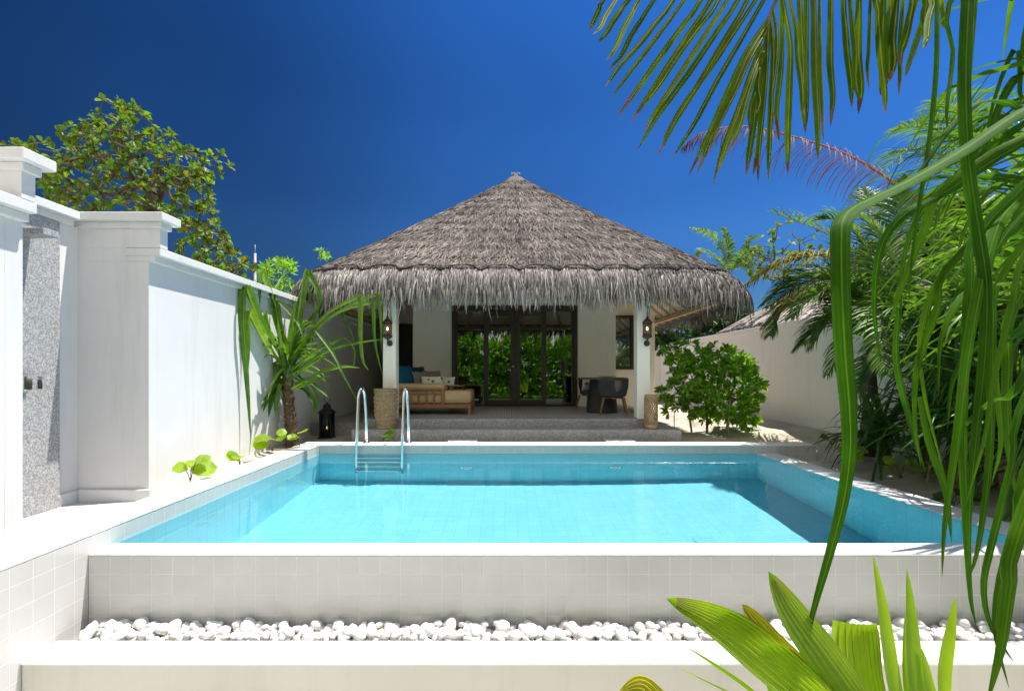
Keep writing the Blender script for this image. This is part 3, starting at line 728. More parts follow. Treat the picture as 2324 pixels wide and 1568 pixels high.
mb.cbox(-1.315, -1.25, y0, y0+.04, .866, 1.149, c=.005); mb.cbox(x0, -1.235, y0-.004, y0+.045, 1.15, 1.185, c=.006); mb.cbox(x0, -1.32, y0+.006, y0+.03, 1.06, 1.085, c=.004); mb.build('slat_back', M_teak, bed)
mb = MB(); mb.smooth = True; mb.cbox(x0+.05, x1-.01, y0+.05, y1-.02, .868, 1.13, c=.035); mb.build('mattress', M_cream, bed)
mb = MB(); mb.lathe((0,0,0), [(.0, 0), (.05, .0), (.085, .015), (.09, .05), (.09, 1.05), (.085, 1.085), (.05, 1.10), (0, 1.10)], 20, cap=False, M=Matrix.Translation((-2.36, y0+.15, 1.19)) @ Matrix.Rotation(R(90), 4, 'Y')); mb.build('bolster', M_cream, bed)

def pillow(name, cx, cy_, cz, w_, h, t_, rx, rz, m, label, grp=None, ry=0):
    mb = MB(); mb.smooth = True; K = 14
    M = Matrix.Translation((cx, cy_, cz)) @ Matrix.Rotation(rz, 4, 'Z') @ Matrix.Rotation(rx, 4, 'X') @ Matrix.Rotation(ry, 4, 'Y')
    for sgn in (-1, 1):
        b0 = len(mb.v)
        for j in range(K+1):
            for i in range(K+1):
                u = -1 + 2*i/K; v = -1 + 2*j/K; e = max(0, (1 - abs(u)**3) * (1 - abs(v)**3)) ** .5
                pin = 1 - .07 * (1 - abs(u)**2) * abs(v)**4; pin2 = 1 - .07 * (1 - abs(v)**2) * abs(u)**4
                p = M @ Vector((u*w_/2*pin2, sgn*t_/2*e*(1 + .06*noise.noise(Vector((u*2+cx, v*2, sgn*2)))), v*h/2*pin)); mb.v.append(tuple(p))
        for j in range(K):
            for i in range(K):
                a = b0+j*(K+1)+i; q = (a, a+1, a+K+2, a+K+1); mb.face(*(q if sgn < 0 else q[::-1]))
    o = mb.build(name, m); props(o, label, 'cushion', grp); return o
def pattern_mat(name, kind):
    m, t, b = mat(name, (.6,.55,.42), .85, spec=.15); tc = N(t, 'TexCoord'); mp = N(t, 'Mapping'); L(t, tc.outputs['Object'], mp.inputs[0])
    if kind == 'zig':
        sp = N(t, 'SeparateXYZ'); L(t, mp.outputs[0], sp.inputs[0])
        pp = N(t, 'Math', operation='PINGPONG'); pp.inputs[1].default_value = .05; L(t, sp.outputs[0], pp.inputs[0])
        ad = N(t, 'Math', operation='ADD'); L(t, pp.outputs[0], ad.inputs[0]); L(t, sp.outputs[2], ad.inputs[1])
        p2 = N(t, 'Math', operation='PINGPONG'); p2.inputs[1].default_value = .022; L(t, ad.outputs[0], p2.inputs[0])
        ml = N(t, 'Math', operation='MULTIPLY'); ml.inputs[1].default_value = 45; L(t, p2.outputs[0], ml.inputs[0])
        r = ramp(t, ml.outputs[0], [(0, (.03,.045,.055)), (.55, (.03,.045,.055)), (.6, (.5,.46,.36))], 'CONSTANT'); L(t, r.outputs[0], b.inputs['Base Color'])
    else:
        v = N(t, 'TexVoronoi', feature='F1', Scale=8.0); L(t, mp.outputs[0], v.inputs['Vector']); v.inputs['Randomness'].default_value = .7
        n = noise_tex(t, 26, 2, .5, mp.outputs[0]); ad = N(t, 'Math', operation='MULTIPLY_ADD'); ad.inputs[1].default_value = .55; L(t, n.outputs[0], ad.inputs[0]); L(t, v.outputs['Distance'], ad.inputs[2])
        r = ramp(t, ad.outputs[0], [(0, (.03,.13,.22)), (.40, (.05,.20,.30)), (.46, (.22,.30,.16)), (.53, (.66,.62,.50)), (.62, (.70,.66,.54))], 'CONSTANT'); L(t, r.outputs[0], b.inputs['Base Color'])
    return m
M_blue = stucco('blue_linen', (.008, .09, .19), .1); M_navy = stucco('navy_linen', (.01, .045, .12), .1)
M_zig = pattern_mat('zigzag_fabric', 'zig'); M_flor = pattern_mat('floral_fabric', 'flor')
pillow('cushion', -2.13, 10.25, 1.42, .52, .50, .17, R(-20), R(62), M_blue, 'large plain petrol blue cushion leaning at the left end of the daybed')
pillow('cushion', -1.93, 10.62, 1.40, .50, .50, .15, R(-24), R(50), M_navy, 'navy cushion standing behind the zigzag cushion on the daybed')
pillow('cushion', -1.79, 10.40, 1.33, .44, .42, .14, R(-24), R(40), M_zig, 'black and cream zigzag cushion next to the petrol blue cushion')
pillow('cushion', -1.62, 10.75, 1.35, .42, .42, .13, R(-26), R(30), M_zig, 'zigzag cushion half hidden behind the white floral lumbar cushion')
pillow('cushion', -1.55, 10.17, 1.30, .46, .25, .13, R(-18), R(6), M_flor, 'cream lumbar cushion with a blue flower at the front of the daybed')
pillow('cushion', -1.25, 10.42, 1.29, .30, .25, .11, R(-20), R(-8), pattern_mat('floral_fabric_muted', 'flor'), 'small floral cushion at the right end of the cushion row')
tray = thing('tray_table', 'low brown wooden tray table standing on the daybed mattress', 'tray', (-1.06, 10.3, 1.13))
mb = MB(); mb.cbox(-1.25, -.88, 10.12, 10.42, 1.205, 1.225, c=.004); mb.cbox(-1.25, -1.235, 10.12, 10.42, 1.2255, 1.24, c=.003); mb.cbox(-.895, -.88, 10.12, 10.42, 1.2255, 1.24, c=.003); mb.build('tray_top', M_dark if False else wood('walnut', (.16,.07,.035), (.25,.12,.06)), tray)
for sx in (-1, 1):
    for sy in (0, 1):
        mb = MB(); mb.tube([(-1.065+sx*.14, 10.15+sy*.24, 1.204), (-1.065+sx*.18, 10.15+sy*.24, 1.131)], [.014, .009], 8); mb.build('leg', M_dark, tray)
mb = MB(); mb.cbox(-1.18, -.99, 10.18, 10.32, 1.226, 1.236, c=.002, M=None); o = mb.build('magazine', stucco('printed_paper', (.55,.52,.47), .25)); props(o, 'pale magazine lying on the wooden tray table', 'magazine')

tab = thing('dining_table', 'round wooden table on a dark tapered drum base at the right of the porch', 'table', (2.03, 10.42, DZ))
M_drum = stucco('charcoal_fibre', (.055, .055, .055), .15)
mb = MB(); mb.lathe((2.03, 10.42, 1.352), [(.53, 0), (.545, .006), (.545, .032), (.535, .038)], 40); mb.build('tabletop', wood('dark_teak', (.12,.05,.028), (.20,.09,.045), (3,3,3), .35), tab)
mb = MB(); mb.lathe((2.03, 10.42, DZ+.0045), [(.335, 0), (.335, .02), (.26, .70), (.27, .7)], 10); mb.build('table_base', M_drum, tab)
for k, (a, bx, by, col, lab) in enumerate(((.2, 2.1, 10.2, (.10,.11,.14), 'grey folder lying on the round porch table'), (-.3, 2.05, 10.25, (.6,.56,.48), 'pale booklet under the grey folder on the round table'))):
    mb = MB(); zz = 1.391 + (.016 if k == 0 else 0); M = Matrix.Translation((bx, by, zz)) @ Matrix.Rotation(a, 4, 'Z'); mb.cbox(-.15, .15, -.11, .11, 0, .013, c=.003, M=M)
    o = mb.build('booklet', stucco('booklet_cover', col, .1)); props(o, lab, 'booklet')
M_cord = stucco('grey_rope', (.07, .072, .075), .1)
def make_chair(label):
    t_ = thing('rope_chair', label, 'chair', (0, 0, 0), 'rope armchairs at the porch table')
    def rim(a, z, k=1): return Vector((.30*k*math.sin(a), -.27*k*math.cos(a), z))
    mb = MB(); mb.tube([rim(R(x), .70 - .0*abs(x)/130) for x in range(-118, 119, 8)], .016, 8); mb.tube([rim(R(x), .385, .84) for x in range(-118, 119, 8)], .014, 8); mb.build('back_frame', M_cord, t_)
    mb = MB()
    for i in range(56):
        a = R(-117 + 234*i/55); mb.tube([rim(a, .70, 1.0), rim(a, .56, .985), rim(a, .385, .85)], .0095, 6, cap=False)
    mb.build('rope_back', M_cord, t_)
    mb = MB(); mb.smooth = True; mb.lathe((0, .03, .34), [(.19, 0), (.245, .02), (.255, .06), (.24, .09), (.12, .105), (0, .108)], 24, cap=True); mb.build('seat', M_cord, t_)
    mb = MB(); mb.cbox(-.23, .23, -.03, .03, .31, .338, c=.005); mb.cbox(-.03, .03, -.22, -.031, .31, .338, c=.005); mb.cbox(-.03, .03, .031, .22, .31, .338, c=.005); mb.build('seat_rail', M_teak, t_)
    for sx in (-1, 1):
        for sy in (-1, 1):
            mb = MB(); mb.tube([(sx*.20, sy*.18, .335), (sx*.235, sy*.215, .17), (sx*.27, sy*.25, .001)], [.024, .02, .014], 8); mb.build('leg', M_teak, t_)
    return t_
ch = make_chair('charcoal rope armchair in front of the round table, its back to the pool'); ch.location = (2.17, 9.98, DZ+.004); ch.rotation_euler.z = R(-8)
c2 = copy_tree(ch); c2.location = (1.93, 11.12, DZ+.004); c2.rotation_euler.z = R(140); c2['label'] = 'charcoal rope armchair mostly hidden behind the round table base'
pillow('cushion', 1.88, 11.2, 1.22, .36, .30, .12, R(-12), R(200), M_flor, 'floral cushion on the rear rope chair behind the round table')

# burlap planter, cane candle holder
M_bur = island('burlap', [(.36,.25,.14), (.40,.29,.17)], .95, (.6, 1.15), 25, 120)
pt = thing('planter_pot', 'tall wrinkled burlap planter pot on the lower step beside the left pillar', 'planter', (-2.16, 8.73, .5))
mb = MB()
prof = []
for k in range(46):
    z = .71*k/45; q = k/45; r = .165 + .045*math.sin(min(1, q*1.35)*math.pi*.5) - .02*max(0, q-.6) + .0075*math.sin(q*58) ; prof.append((r, z))
prof += [(.175, .70), (.165, .60)]
mb.lathe((-2.16, 8.74, .5005), prof, 40, wob=lambda th, z: 1 + .018*math.sin(7*th + z*30) + .02*noise.noise(Vector((math.cos(th)*2, math.sin(th)*2, z*9))) + (.03*math.sin(6*th)*(z > .66)))
mb.build('pot', M_bur, pt)
mb = MB(); mb.lathe((-2.16, 8.74, 1.08), [(.16, 0), (.16, .012)], 20); mb.build('soil', stucco('dark_soil', (.03,.025,.02), .2), pt)
M_cane = island('cane', [(.40,.25,.12), (.48,.32,.17)], .6, (.75, 1.1), 14, 60)
ca = thing('candle_holder', 'tall perforated cane cylinder standing on the step by the right pillar', 'candle holder', (2.565, 8.72, .5))
mb = MB(); cx, cy_ = 2.57, 8.71; rr = .113
mb.lathe((cx, cy_, .5005), [(rr, 0), (rr, .075), (rr-.008, .08), (rr-.012, .0)], 40); mb.build('base_ring', M_cane, ca); mb = MB(); mb.lathe((cx, cy_, .5), [(rr, .545), (rr, .60), (rr-.006, .605), (rr-.012, .60), (rr-.012, .545)], 40, cap=False); mb.build('top_ring', M_cane, ca); mb = MB(); mb.lathe((cx, cy_, .5), [(rr, .475), (rr, .492), (rr-.01, .492), (rr-.01, .475)], 40, cap=False)
mb.build('middle_band', M_cane, ca)
mb = MB()
for sgn in (-1, 1):
    for i in range(15):
        pts = [(cx + rr*math.cos(a), cy_ + rr*math.sin(a), .575 + .40*k/14) for k in range(15) for a in (2*math.pi*i/15 + sgn*k/14*2.2,)]
        mb.tube(pts, .0072, 5, cap=False)
for i in range(16):
    a = 2*math.pi*i/16; a2 = a + .39; mid = (a+a2)/2
    mb.tube([(cx+rr*math.cos(a), cy_+rr*math.sin(a), .99), (cx+rr*math.cos(mid), cy_+rr*math.sin(mid), 1.045), (cx+rr*math.cos(a2), cy_+rr*math.sin(a2), .99)], .008, 5, cap=False)
    mb.tube([(cx+rr*math.cos(a), cy_+rr*math.sin(a), 1.045), (cx+rr*math.cos(mid), cy_+rr*math.sin(mid), .99), (cx+rr*math.cos(a2), cy_+rr*math.sin(a2), 1.045)], .008, 5, cap=False)
mb.build('lattice', M_cane, ca)
mb = MB(); mb.lathe((cx, cy_, .58), [(.05, 0), (.05, .2), (.045, .205)], 16); mb.build('candle', mat('wax', (.75,.7,.6), .5)[0], ca)

# ---------------------------------------------------------------- lanterns
M_flame = bpy.data.materials.new('candle_flame'); M_flame.use_nodes = True
_t = M_flame.node_tree; _e = _t.nodes.new('ShaderNodeEmission'); _e.inputs[0].default_value = (1, .62, .28, 1); _e.inputs[1].default_value = 6; _t.links.new(_e.outputs[0], _t.nodes['Material Output'].inputs[0])
M_bronze = mat('aged_bronze', (.09,.065,.05), .5, .6)[0]
def wall_lantern(x, side):
    y = 8.86; t_ = thing('wall_lantern', 'pierced dark metal lantern with a lit bulb on the ' + side, 'lantern', (x, y, 2.0), 'pierced lanterns on the porch pillars')
    mb = MB(); mb.lathe((0,0,0), [(.055, 0), (.055, .01), (.035, .018)], 20, M=Matrix.Translation((x+.02, 8.96, 2.03)) @ Matrix.Rotation(R(90), 4, 'X') @ Matrix.Scale(1, 4))
    mb.tube([(x+.02, 8.95, 2.03), (x+.025, 8.90, 2.02), (x+.01, 8.87, 2.06), (x, y, 2.12)], [.03, .026, .02, .016], 10)
    pts = [(x+.05, 8.95, 2.30), (x+.052, 8.93, 2.5), (x+.05, 8.90, 2.63), (x+.03, 8.875, 2.70), (x+.01, 8.86, 2.70), (x, y, 2.66), (x, y, 2.60)]; mb.tube(pts, .006, 8); mb.tube([(x, y, 2.60), (x, y, 2.50)], .009, 6)
    mb.build('bracket', M_bronze, t_)
    mb = MB(); mb.lathe((x, y, 2.385), [(.085, 0), (.09, .012), (.083, .03), (.06, .055), (.045, .08), (.022, .09), (.02, .12), (.008, .14)], 20); mb.build('cap', M_bronze, t_)
    mb = MB(); mb.lathe((x, y, 2.105), [(.03, 0), (.055, .015), (.088, .035), (.088, .055), (.075, .062)], 20); mb.build('base_cup', M_bronze, t_)
    mb = MB(); rr = .073
    for z in (2.17, 2.19, 2.38): mb.tube([(x+rr*math.cos(a*.3142), y+rr*math.sin(a*.3142), z) for a in range(21)], .005, 5, cap=False)
    for sgn in (-1, 1):
        for i in range(14): mb.tube([(x + rr*math.cos(a), y + rr*math.sin(a), 2.175 + .21*k/8) for k in range(9) for a in (2*math.pi*i/14 + sgn*k/8*1.6,)], .0045, 4, cap=False)
    mb.build('mesh_body', M_bronze, t_)
    mb = MB(); mb.lathe((x, y, 2.26), [(.004, 0), (.016, .015), (.018, .035), (.008, .06), (.0, .065)], 12, cap=False); mb.build('bulb', M_flame, t_)
wall_lantern(-2.16, 'left pillar beside the daybed'); wall_lantern(2.545, 'right pillar beside the dining table')
fx, fy, fz = -3.40, 9.25, .262
fl = thing('floor_lantern', 'dark metal candle lantern with ring handle on the ground beside the left garden wall', 'lantern', (fx, fy, fz))
mb = MB(); mb.cbox(fx-.13, fx+.13, fy-.13, fy+.13, fz, fz+.03, c=.008); mb.build('base', M_iron, fl)
mb = MB()
for sx in (-1, 1):
    for sy in (-1, 1): mb.cbox(fx+sx*.10-.009, fx+sx*.10+.009, fy+sy*.10-.009, fy+sy*.10+.009, fz+.031, fz+.46, c=.002)
mb.cbox(fx-.11, fx+.11, fy-.11, fy+.11, fz+.4605, fz+.475, c=.003); mb.build('frame', M_iron, fl)
mg = glass_mat('lantern_glass', .02)
mb = MB()
for s_ in (-1, 1): mb.box(fx-.09, fx+.09, fy+s_*.10-.0015, fy+s_*.10+.0015, fz+.031, fz+.459); mb.box(fx+s_*.10-.0015, fx+s_*.10+.0015, fy-.09, fy+.09, fz+.031, fz+.459)
mb.build('glass', mg, fl)
mb = MB(); mb.lathe((fx, fy, fz+.476), [(.17, 0), (.165, .012), (.10, .07), (.07, .085), (.07, .14), (.05, .155), (.012, .185), (.008, .2)], 24); mb.build('roof_cap', M_iron, fl)
mb = MB(); mb.tube([(fx + .05*math.cos(a*.314), fy, fz+.725 + .05*math.sin(a*.314)) for a in range(21)], .006, 6, cap=False); mb.build('ring', M_iron, fl)
mb = MB(); mb.lathe((fx, fy, fz+.031), [(.045, 0), (.045, .13), (.04, .135)], 16); cn = mb.build('candle', mat('white_wax', (.8,.78,.72), .5)[0], fl)
mb = MB(); mb.lathe((fx, fy, fz+.172), [(.006, 0), (.014, .015), (.010, .035), (0, .06)], 10, cap=False); mb.build('flame', M_flame, cn)
# thin mast behind the left wall
mb = MB(); mb.tube([(-7.2, 14, 0), (-7.2, 14, 4.9), ], [.05, .035], 8); mb.tube([(-7.2, 14, 4.9), (-7.2, 14, 5.15)], .01, 6); o = mb.build('antenna_mast', M_gran); props(o, 'thin grey metal mast rising behind the left garden wall', 'mast')
# ---------------------------------------------------------------- plants: tools
V3 = Vector
def spline(pts, n):
    pts = [V3(p) for p in pts]
    if len(pts) == 2: return [pts[0].lerp(pts[1], k/(n-1)) for k in range(n)]
    q = [pts[0]*2 - pts[1]] + pts + [pts[-1]*2 - pts[-2]]; out = []; m = len(pts) - 1
    for k in range(n):
        t = k/(n-1)*m; i = min(int(t), m-1); f = t - i; a, b, c, d = q[i:i+4]
        out.append(.5*((2*b) + (c-a)*f + (2*a-5*b+4*c-d)*f*f + (3*b-a-3*c+d)*f**3))
    return out
def wf(W, peak=.35, base=.5, tip=1.0):            # strap leaf: wide from the base, long taper
    def f(t):
        return W * (lerp(base, 1, (t/peak)**.6) if t < peak else max(0, 1 - ((t-peak)/(1-peak))**1.6) ** tip) + .0008
    return f
def wob(W, p=1.5): return lambda t: W * max(0.02, math.sin(math.pi * min(1, max(0, t)) ** p)) ** .75
def wround(W): return lambda t: W * max(0.0, 1 - (2*t - 1)**2) ** .5 + .001
def rosette(mb, c, d, n, Ln, W, rg, spread=(35, 80), droop=.35, wfun=None, K=5):
    d = d.normalized(); a = d.orthogonal().normalized(); b = d.cross(a)
    ph = rg.uniform(0, 6.28)
    for k in range(n):
        th = ph + k * 2.4; sp = R(rg.uniform(*spread)); l = Ln * rg.uniform(.7, 1.1)
        r = (a*math.cos(th) + b*math.sin(th)); dd = (d*math.cos(sp) + r*math.sin(sp)).normalized()
        pts = []; cur = c.copy(); v = dd.copy()
        for i in range(K): pts.append(cur.copy()); cur = cur + v*l/(K-1); v = (v + V3((0,0,-droop/(K-1)))).normalized()
        up = (d*1.0 - r*.3 + V3((0,0,.4)) + V3((rg.uniform(-.4,.4), rg.uniform(-.4,.4), 0))).normalized()
        mb.blade(pts, (wfun or wob)(W * l / Ln), up, .18)
def grow(trunk, targets, rg, kink=.12, r_tip=.004, r_max=.09, bias=1.0):
    nodes = [V3(p) for p in trunk]; par = [-1] + list(range(len(trunk)-1)); tips = []
    base = nodes[-1]
    for tg in sorted(targets, key=lambda q: (q - base).length):
        best, bi = 1e9, 0
        for i, nd in enumerate(nodes):
            if i < len(trunk) - 3: continue
            dist = (nd - tg).length + .25*bias*max(0, nd.z - tg.z)
            if dist < best: best, bi = dist, i
        p0 = nodes[bi]; L_ = (tg - p0).length; seg = max(1, min(5, int(L_/.22))); last = bi
        for k in range(1, seg+1):
            q = p0.lerp(tg, k/seg)
            if k < seg: q = q + V3((rg.gauss(0,1), rg.gauss(0,1), rg.gauss(0,1) + .5)) * kink * L_ / seg * .6
            nodes.append(q); par.append(last); last = len(nodes) - 1
        tips.append((nodes[last], (nodes[last] - nodes[par[last]]).normalized()))
    w_ = [0.0]*len(nodes); ch = [0]*len(nodes)
    for i in range(len(nodes)-1, 0, -1):
        if w_[i] == 0: w_[i] = 1
        w_[par[i]] += w_[i]
    mx = max(w_); rad = [min(r_max, r_tip * math.sqrt(max(1, q)) ) for q in w_]
    return nodes, par, rad, tips
def limbs(mb, nodes, par, rad, n=5, minr=0):
    for i in range(1, len(nodes)):
        j = par[i]
        if rad[i] < minr: continue
        mb.tube([nodes[j], nodes[i]], [min(rad[j], rad[i]*1.35), rad[i]], n if rad[i] > .012 else 4, cap=False)
M_bark = island('tree_bark', [(.10,.075,.055), (.15,.115,.085)], .9, (.6, 1.2), 9, 50)
M_twig = island('pale_twig', [(.20,.16,.11), (.14,.11,.08)], .85, (.7, 1.1), 9)
M_stem = island('green_stem', [(.13,.15,.04), (.18,.17,.07)], .7, (.7, 1.1), 9)
G_alm = leaf('almond_leaf', [(.06,.15,.018), (.12,.24,.025), (.035,.095,.016), (.20,.31,.03), (.08,.19,.02), (.05,.13,.02), (.24,.19,.03)], .45, .42)
G_sca = leaf('glossy_shrub_leaf', [(.12,.30,.02), (.20,.42,.03), (.07,.20,.015), (.29,.48,.04), (.15,.36,.02)], .4, .48)
G_dark = leaf('dark_shrub_leaf', [(.025,.08,.015), (.045,.12,.018), (.018,.055,.012)], .35, .25)
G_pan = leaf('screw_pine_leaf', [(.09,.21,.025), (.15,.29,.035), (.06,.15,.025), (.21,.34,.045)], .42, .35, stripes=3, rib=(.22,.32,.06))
G_pand = leaf('shade_toned_screw_pine_leaf', [(.035,.11,.02), (.07,.17,.025), (.045,.13,.025), (.12,.22,.03)], .42, .28, rib=(.12,.20,.04))  # darker leaf green: the shade of the right thicket put into the colour
G_palm = leaf('palm_leaflet', [(.07,.18,.03), (.13,.26,.035), (.045,.13,.035), (.20,.29,.035)], .42, .38, rib=(.24,.28,.06))
G_ypalm = leaf('yellowing_leaflet', [(.28,.26,.03), (.16,.21,.03), (.38,.28,.03), (.20,.20,.03)], .5, .4)
G_dry = leaf('dry_leaflet', [(.14,.05,.04), (.20,.09,.06), (.09,.035,.035)], .7, .2, (1.3,1.0,.8))
G_creep = leaf('bright_creeper_leaf', [(.28,.40,.03), (.20,.34,.03), (.36,.46,.05)], .45, .45)
G_creepd = leaf('dark_creeper_leaf', [(.04,.10,.02), (.07,.15,.02)], .45, .3)
G_lime = leaf('young_palm_leaf', [(.27,.42,.03), (.32,.46,.035), (.22,.37,.03)], .42, .48, patch=.15)
G_yel = leaf('yellow_palm_leaf', [(.42,.38,.04), (.36,.36,.04)], .45, .4, patch=.25)
G_tip = leaf('brown_leaf_tip', [(.12,.06,.035), (.30,.20,.12)], .8, .2, (1.2,1,.8))
G_rib = leaf('pale_midrib', [(.34,.36,.05), (.42,.38,.06)], .5, .3)
def shrub(name, label, cat, trunks, targets, n, Ln, W, rg, lm, bm, group=None, spread=(35,80), wfun=None, r_tip=.004, r_max=.06, droop=.35, minr=0, loc=None, updir=.4):
    t_ = thing(name, label, cat, loc or tuple(trunks[0][0]), group)
    per = len(trunks); lb = MB(); bb = MB()
    groups = [[] for _ in trunks]
    for q in targets:
        k = min(range(per), key=lambda i: (V3(trunks[i][-1]) - q).length * rg.uniform(.8, 1.2)); groups[k].append(q)
    for tr, tg in zip(trunks, groups):
        nodes, par, rad, tips = grow(tr, tg, rg, r_tip=r_tip, r_max=r_max); limbs(bb, nodes, par, rad, minr=minr)
        for p, d in tips: rosette(lb, p, (d + V3((0,0,updir))), rg.randint(max(2, n-2), n+2), Ln, W, rg, spread, droop, wfun)
    lb.build('foliage', lm, t_); bb.build('branches', bm, t_); return t_
def in_poly(x, y, poly):
    c = False; j = len(poly) - 1
    for i in range(len(poly)):
        (xi, yi), (xj, yj) = poly[i], poly[j]
        if (yi > y) != (yj > y) and x < (xj-xi)*(y-yi)/(yj-yi) + xi: c = not c
        j = i
    return c
def cloud(poly, D0, D1, n, rg, shell=None):      # points in a crown whose silhouette from the camera is poly
    xs = [p[0] for p in poly]; ys = [p[1] for p in poly]; out = []
    while len(out) < n:
        u, v = rg.uniform(min(xs), max(xs)), rg.uniform(min(ys), max(ys))
        if in_poly(u, v, poly): out.append(P(u, v, rg.uniform(D0, D1)))
    return out

# ---------------------------------------------------------------- trees behind the left wall
rg = random.Random(21)
poly = [(30,330),(110,320),(150,290),(215,265),(235,222),(300,240),(330,250),(345,290),(385,300),(400,330),(450,345),(480,340),(500,400),(470,430),(500,500),(530,560),(570,600),(560,640),(470,640),(430,600),(400,580),(410,520),(340,500),(150,480),(100,440),(80,380)]
tg = cloud(poly, 8.6, 10.6, 520, rg)
for u, v in ((235,228),(262,238),(300,245),(385,305),(448,345),(500,395),(520,380),(40,325),(15,330),(110,325),(575,607),(555,590),(500,350),(420,350)): tg.append(P(u, v, 9.4))
tr = [(-6.95, 9.5, -.4), (-6.95, 9.5, 2.5), P(338, 560, 9.5), P(335, 478, 9.5), P(345, 440, 9.5), P(352, 400, 9.6)]
shrub('sea_almond_tree', 'gnarled broad leaved tree rising behind the left garden wall, branches showing', 'tree', [tr], tg, 6, .14, .09, rg, G_alm, M_bark, r_tip=.0095, r_max=.15, spread=(30,95), loc=(-6.95, 9.5, -.4))
tg = cloud([(600,600),(640,580),(668,600),(660,680),(610,660),(590,620)], 12.5, 14, 60, rg)
shrub('leafy_tree', 'small bright green tree between the left wall and the thatched roof', 'tree', [[(-6.3, 13.2, -.4), (-6.3, 13.2, 3.2)]], tg, 8, .2, .055, rg, G_sca, M_bark, spread=(20,80))
tg = cloud([(715,575),(735,558),(750,572),(745,590)], 17, 18, 8, rg)
shrub('leafy_tree', 'sprig of a tree just showing over the left slope of the thatched roof', 'tree', [[(-6.4, 17.5, -.4), (-6.4, 17.5, 4.6)]], tg, 7, .2, .08, rg, G_sca, M_bark)

# ---------------------------------------------------------------- screw pine beside the left wall
def lw(u, v, D):                                                  # keep clear of the white wall
    if u < 1150: D = min(D, 3.76 * F_ / (1150 - u))
    return P(u, v, D)
def z3(x, y, D=8.0): return lw(514.4 + .3088*x, 605.2 + .3088*y, D)
sp = thing('screw_pine', 'screw pine with a scaly brown trunk and long arching leaves against the left wall', 'plant', (-3.62, 8.1, .2))
leafs = [
 ([(440,760,8.1),(330,560,8),(240,400,7.8),(150,180,7.5),(128,185,7.4),(125,420,7.3),(145,700,7.2),(165,1000,7.1),(180,1310,7.1)], .10),
 ([(430,770,8.1),(300,600,7.9),(165,345,7.6),(158,360,7.5),(165,600,7.4),(150,870,7.3)], .085),
 ([(440,700,8.1),(370,380,8),(268,60,8),(255,50,8),(248,180,7.9),(245,300,7.9)], .07),
 ([(450,700,8.2),(375,420,8.2),(350,230,8.2),(430,30,8.3)], .075), ([(455,750,8),(480,500,7.8),(515,215,7.7)], .085), ([(440,740,8),(400,560,7.8),(373,368,7.7)], .06),
 ([(470,700,8.3),(540,430,8.4),(595,60,8.6),(610,70,8.6),(690,240,8.6),(640,420,8.6),(630,600,8.6)], .09),
 ([(480,720,8),(600,520,7.8),(760,340,7.7),(975,232,7.7),(990,240,7.7),(985,500,7.65),(1000,690,7.65),(1045,765,7.65)], .075),
 ([(480,730,8.1),(620,510,8.1),(830,340,8.1),(1065,275,8.1),(1080,290,8.1),(1090,560,8.1),(1145,800,8.1)], .07),
 ([(500,650,8.2),(700,430,8.3),(900,300,8.3),(1100,215,8.4),(1115,230,8.4),(1135,430,8.4),(1135,640,8.4)], .065),
 ([(480,770,7.9),(620,650,7.8),(870,522,7.7)], .05), ([(490,790,7.9),(700,650,7.7),(900,580,7.6),(1165,530,7.6)], .06),
 ([(480,830,7.9),(620,730,7.7),(780,630,7.6)], .075), ([(490,900,7.9),(650,800,7.6),(850,745,7.5),(980,745,7.5)], .07), ([(490,910,7.9),(640,850,7.6),(780,797,7.5)], .075),
 ([(470,700,8),(560,560,7.7),(640,460,7.6),(650,468,7.6),(780,640,7.5),(860,800,7.4),(960,990,7.4)], .05),
 ([(500,870,8.1),(600,850,8.1),(700,920,8.1),(750,965,8.1)], .06), ([(510,890,8.2),(580,920,8.3),(645,1010,8.3),(650,1100,8.3)], .07),
 ([(400,820,8.1),(340,920,8),(260,1080,7.9)], .08), ([(400,850,8),(340,980,7.8),(308,1110,7.8)], .07), ([(400,860,7.9),(370,1000,7.8),(365,1110,7.8)], .06), ([(398,840,8),(300,960,7.9),(250,1060,7.9)], .05),
 ([(500,800,8.3),(620,870,8.5),(700,1060,8.6)], .05), ([(460,720,7.9),(500,500,7.7),(520,400,7.6),(580,570,7.5)], .055), ([(450,720,8),(410,480,8),(380,270,8),(390,270,8),(500,390,7.9),(570,520,7.9)], .05),
 ([(470,740,8.4),(560,480,8.6),(700,300,8.8),(770,170,8.8),(830,300,8.8),(900,460,8.8),(960,600,8.8)], .07), ([(480,740,8.5),(650,480,8.8),(760,230,8.9),(690,260,8.9),(680,420,8.9)], .06),
 ([(490,760,8.3),(700,600,8.5),(850,530,8.6),(940,620,8.6),(930,760,8.6)], .05), ([(500,780,8.3),(640,600,8.5),(760,560,8.5),(860,640,8.5)], .04),
 ([(480,700,8.3),(520,450,8.5),(540,250,8.6),(600,150,8.6),(625,300,8.6)], .07), ([(470,690,8.1),(560,430,8),(600,400,7.9)], .06), ([(440,700,8.2),(320,480,8.1),(290,330,8.1),(320,450,8)], .06)]
mb = MB()
for pts, W in leafs:
    q = [z3(*p) for p in pts]; n = max(8, len(q)*2+2)
    mb.blade(spline(q, n), wf(W*1.3, .45, .8, .9), V3((0,-.5,.8)), .38)
rg = random.Random(5)
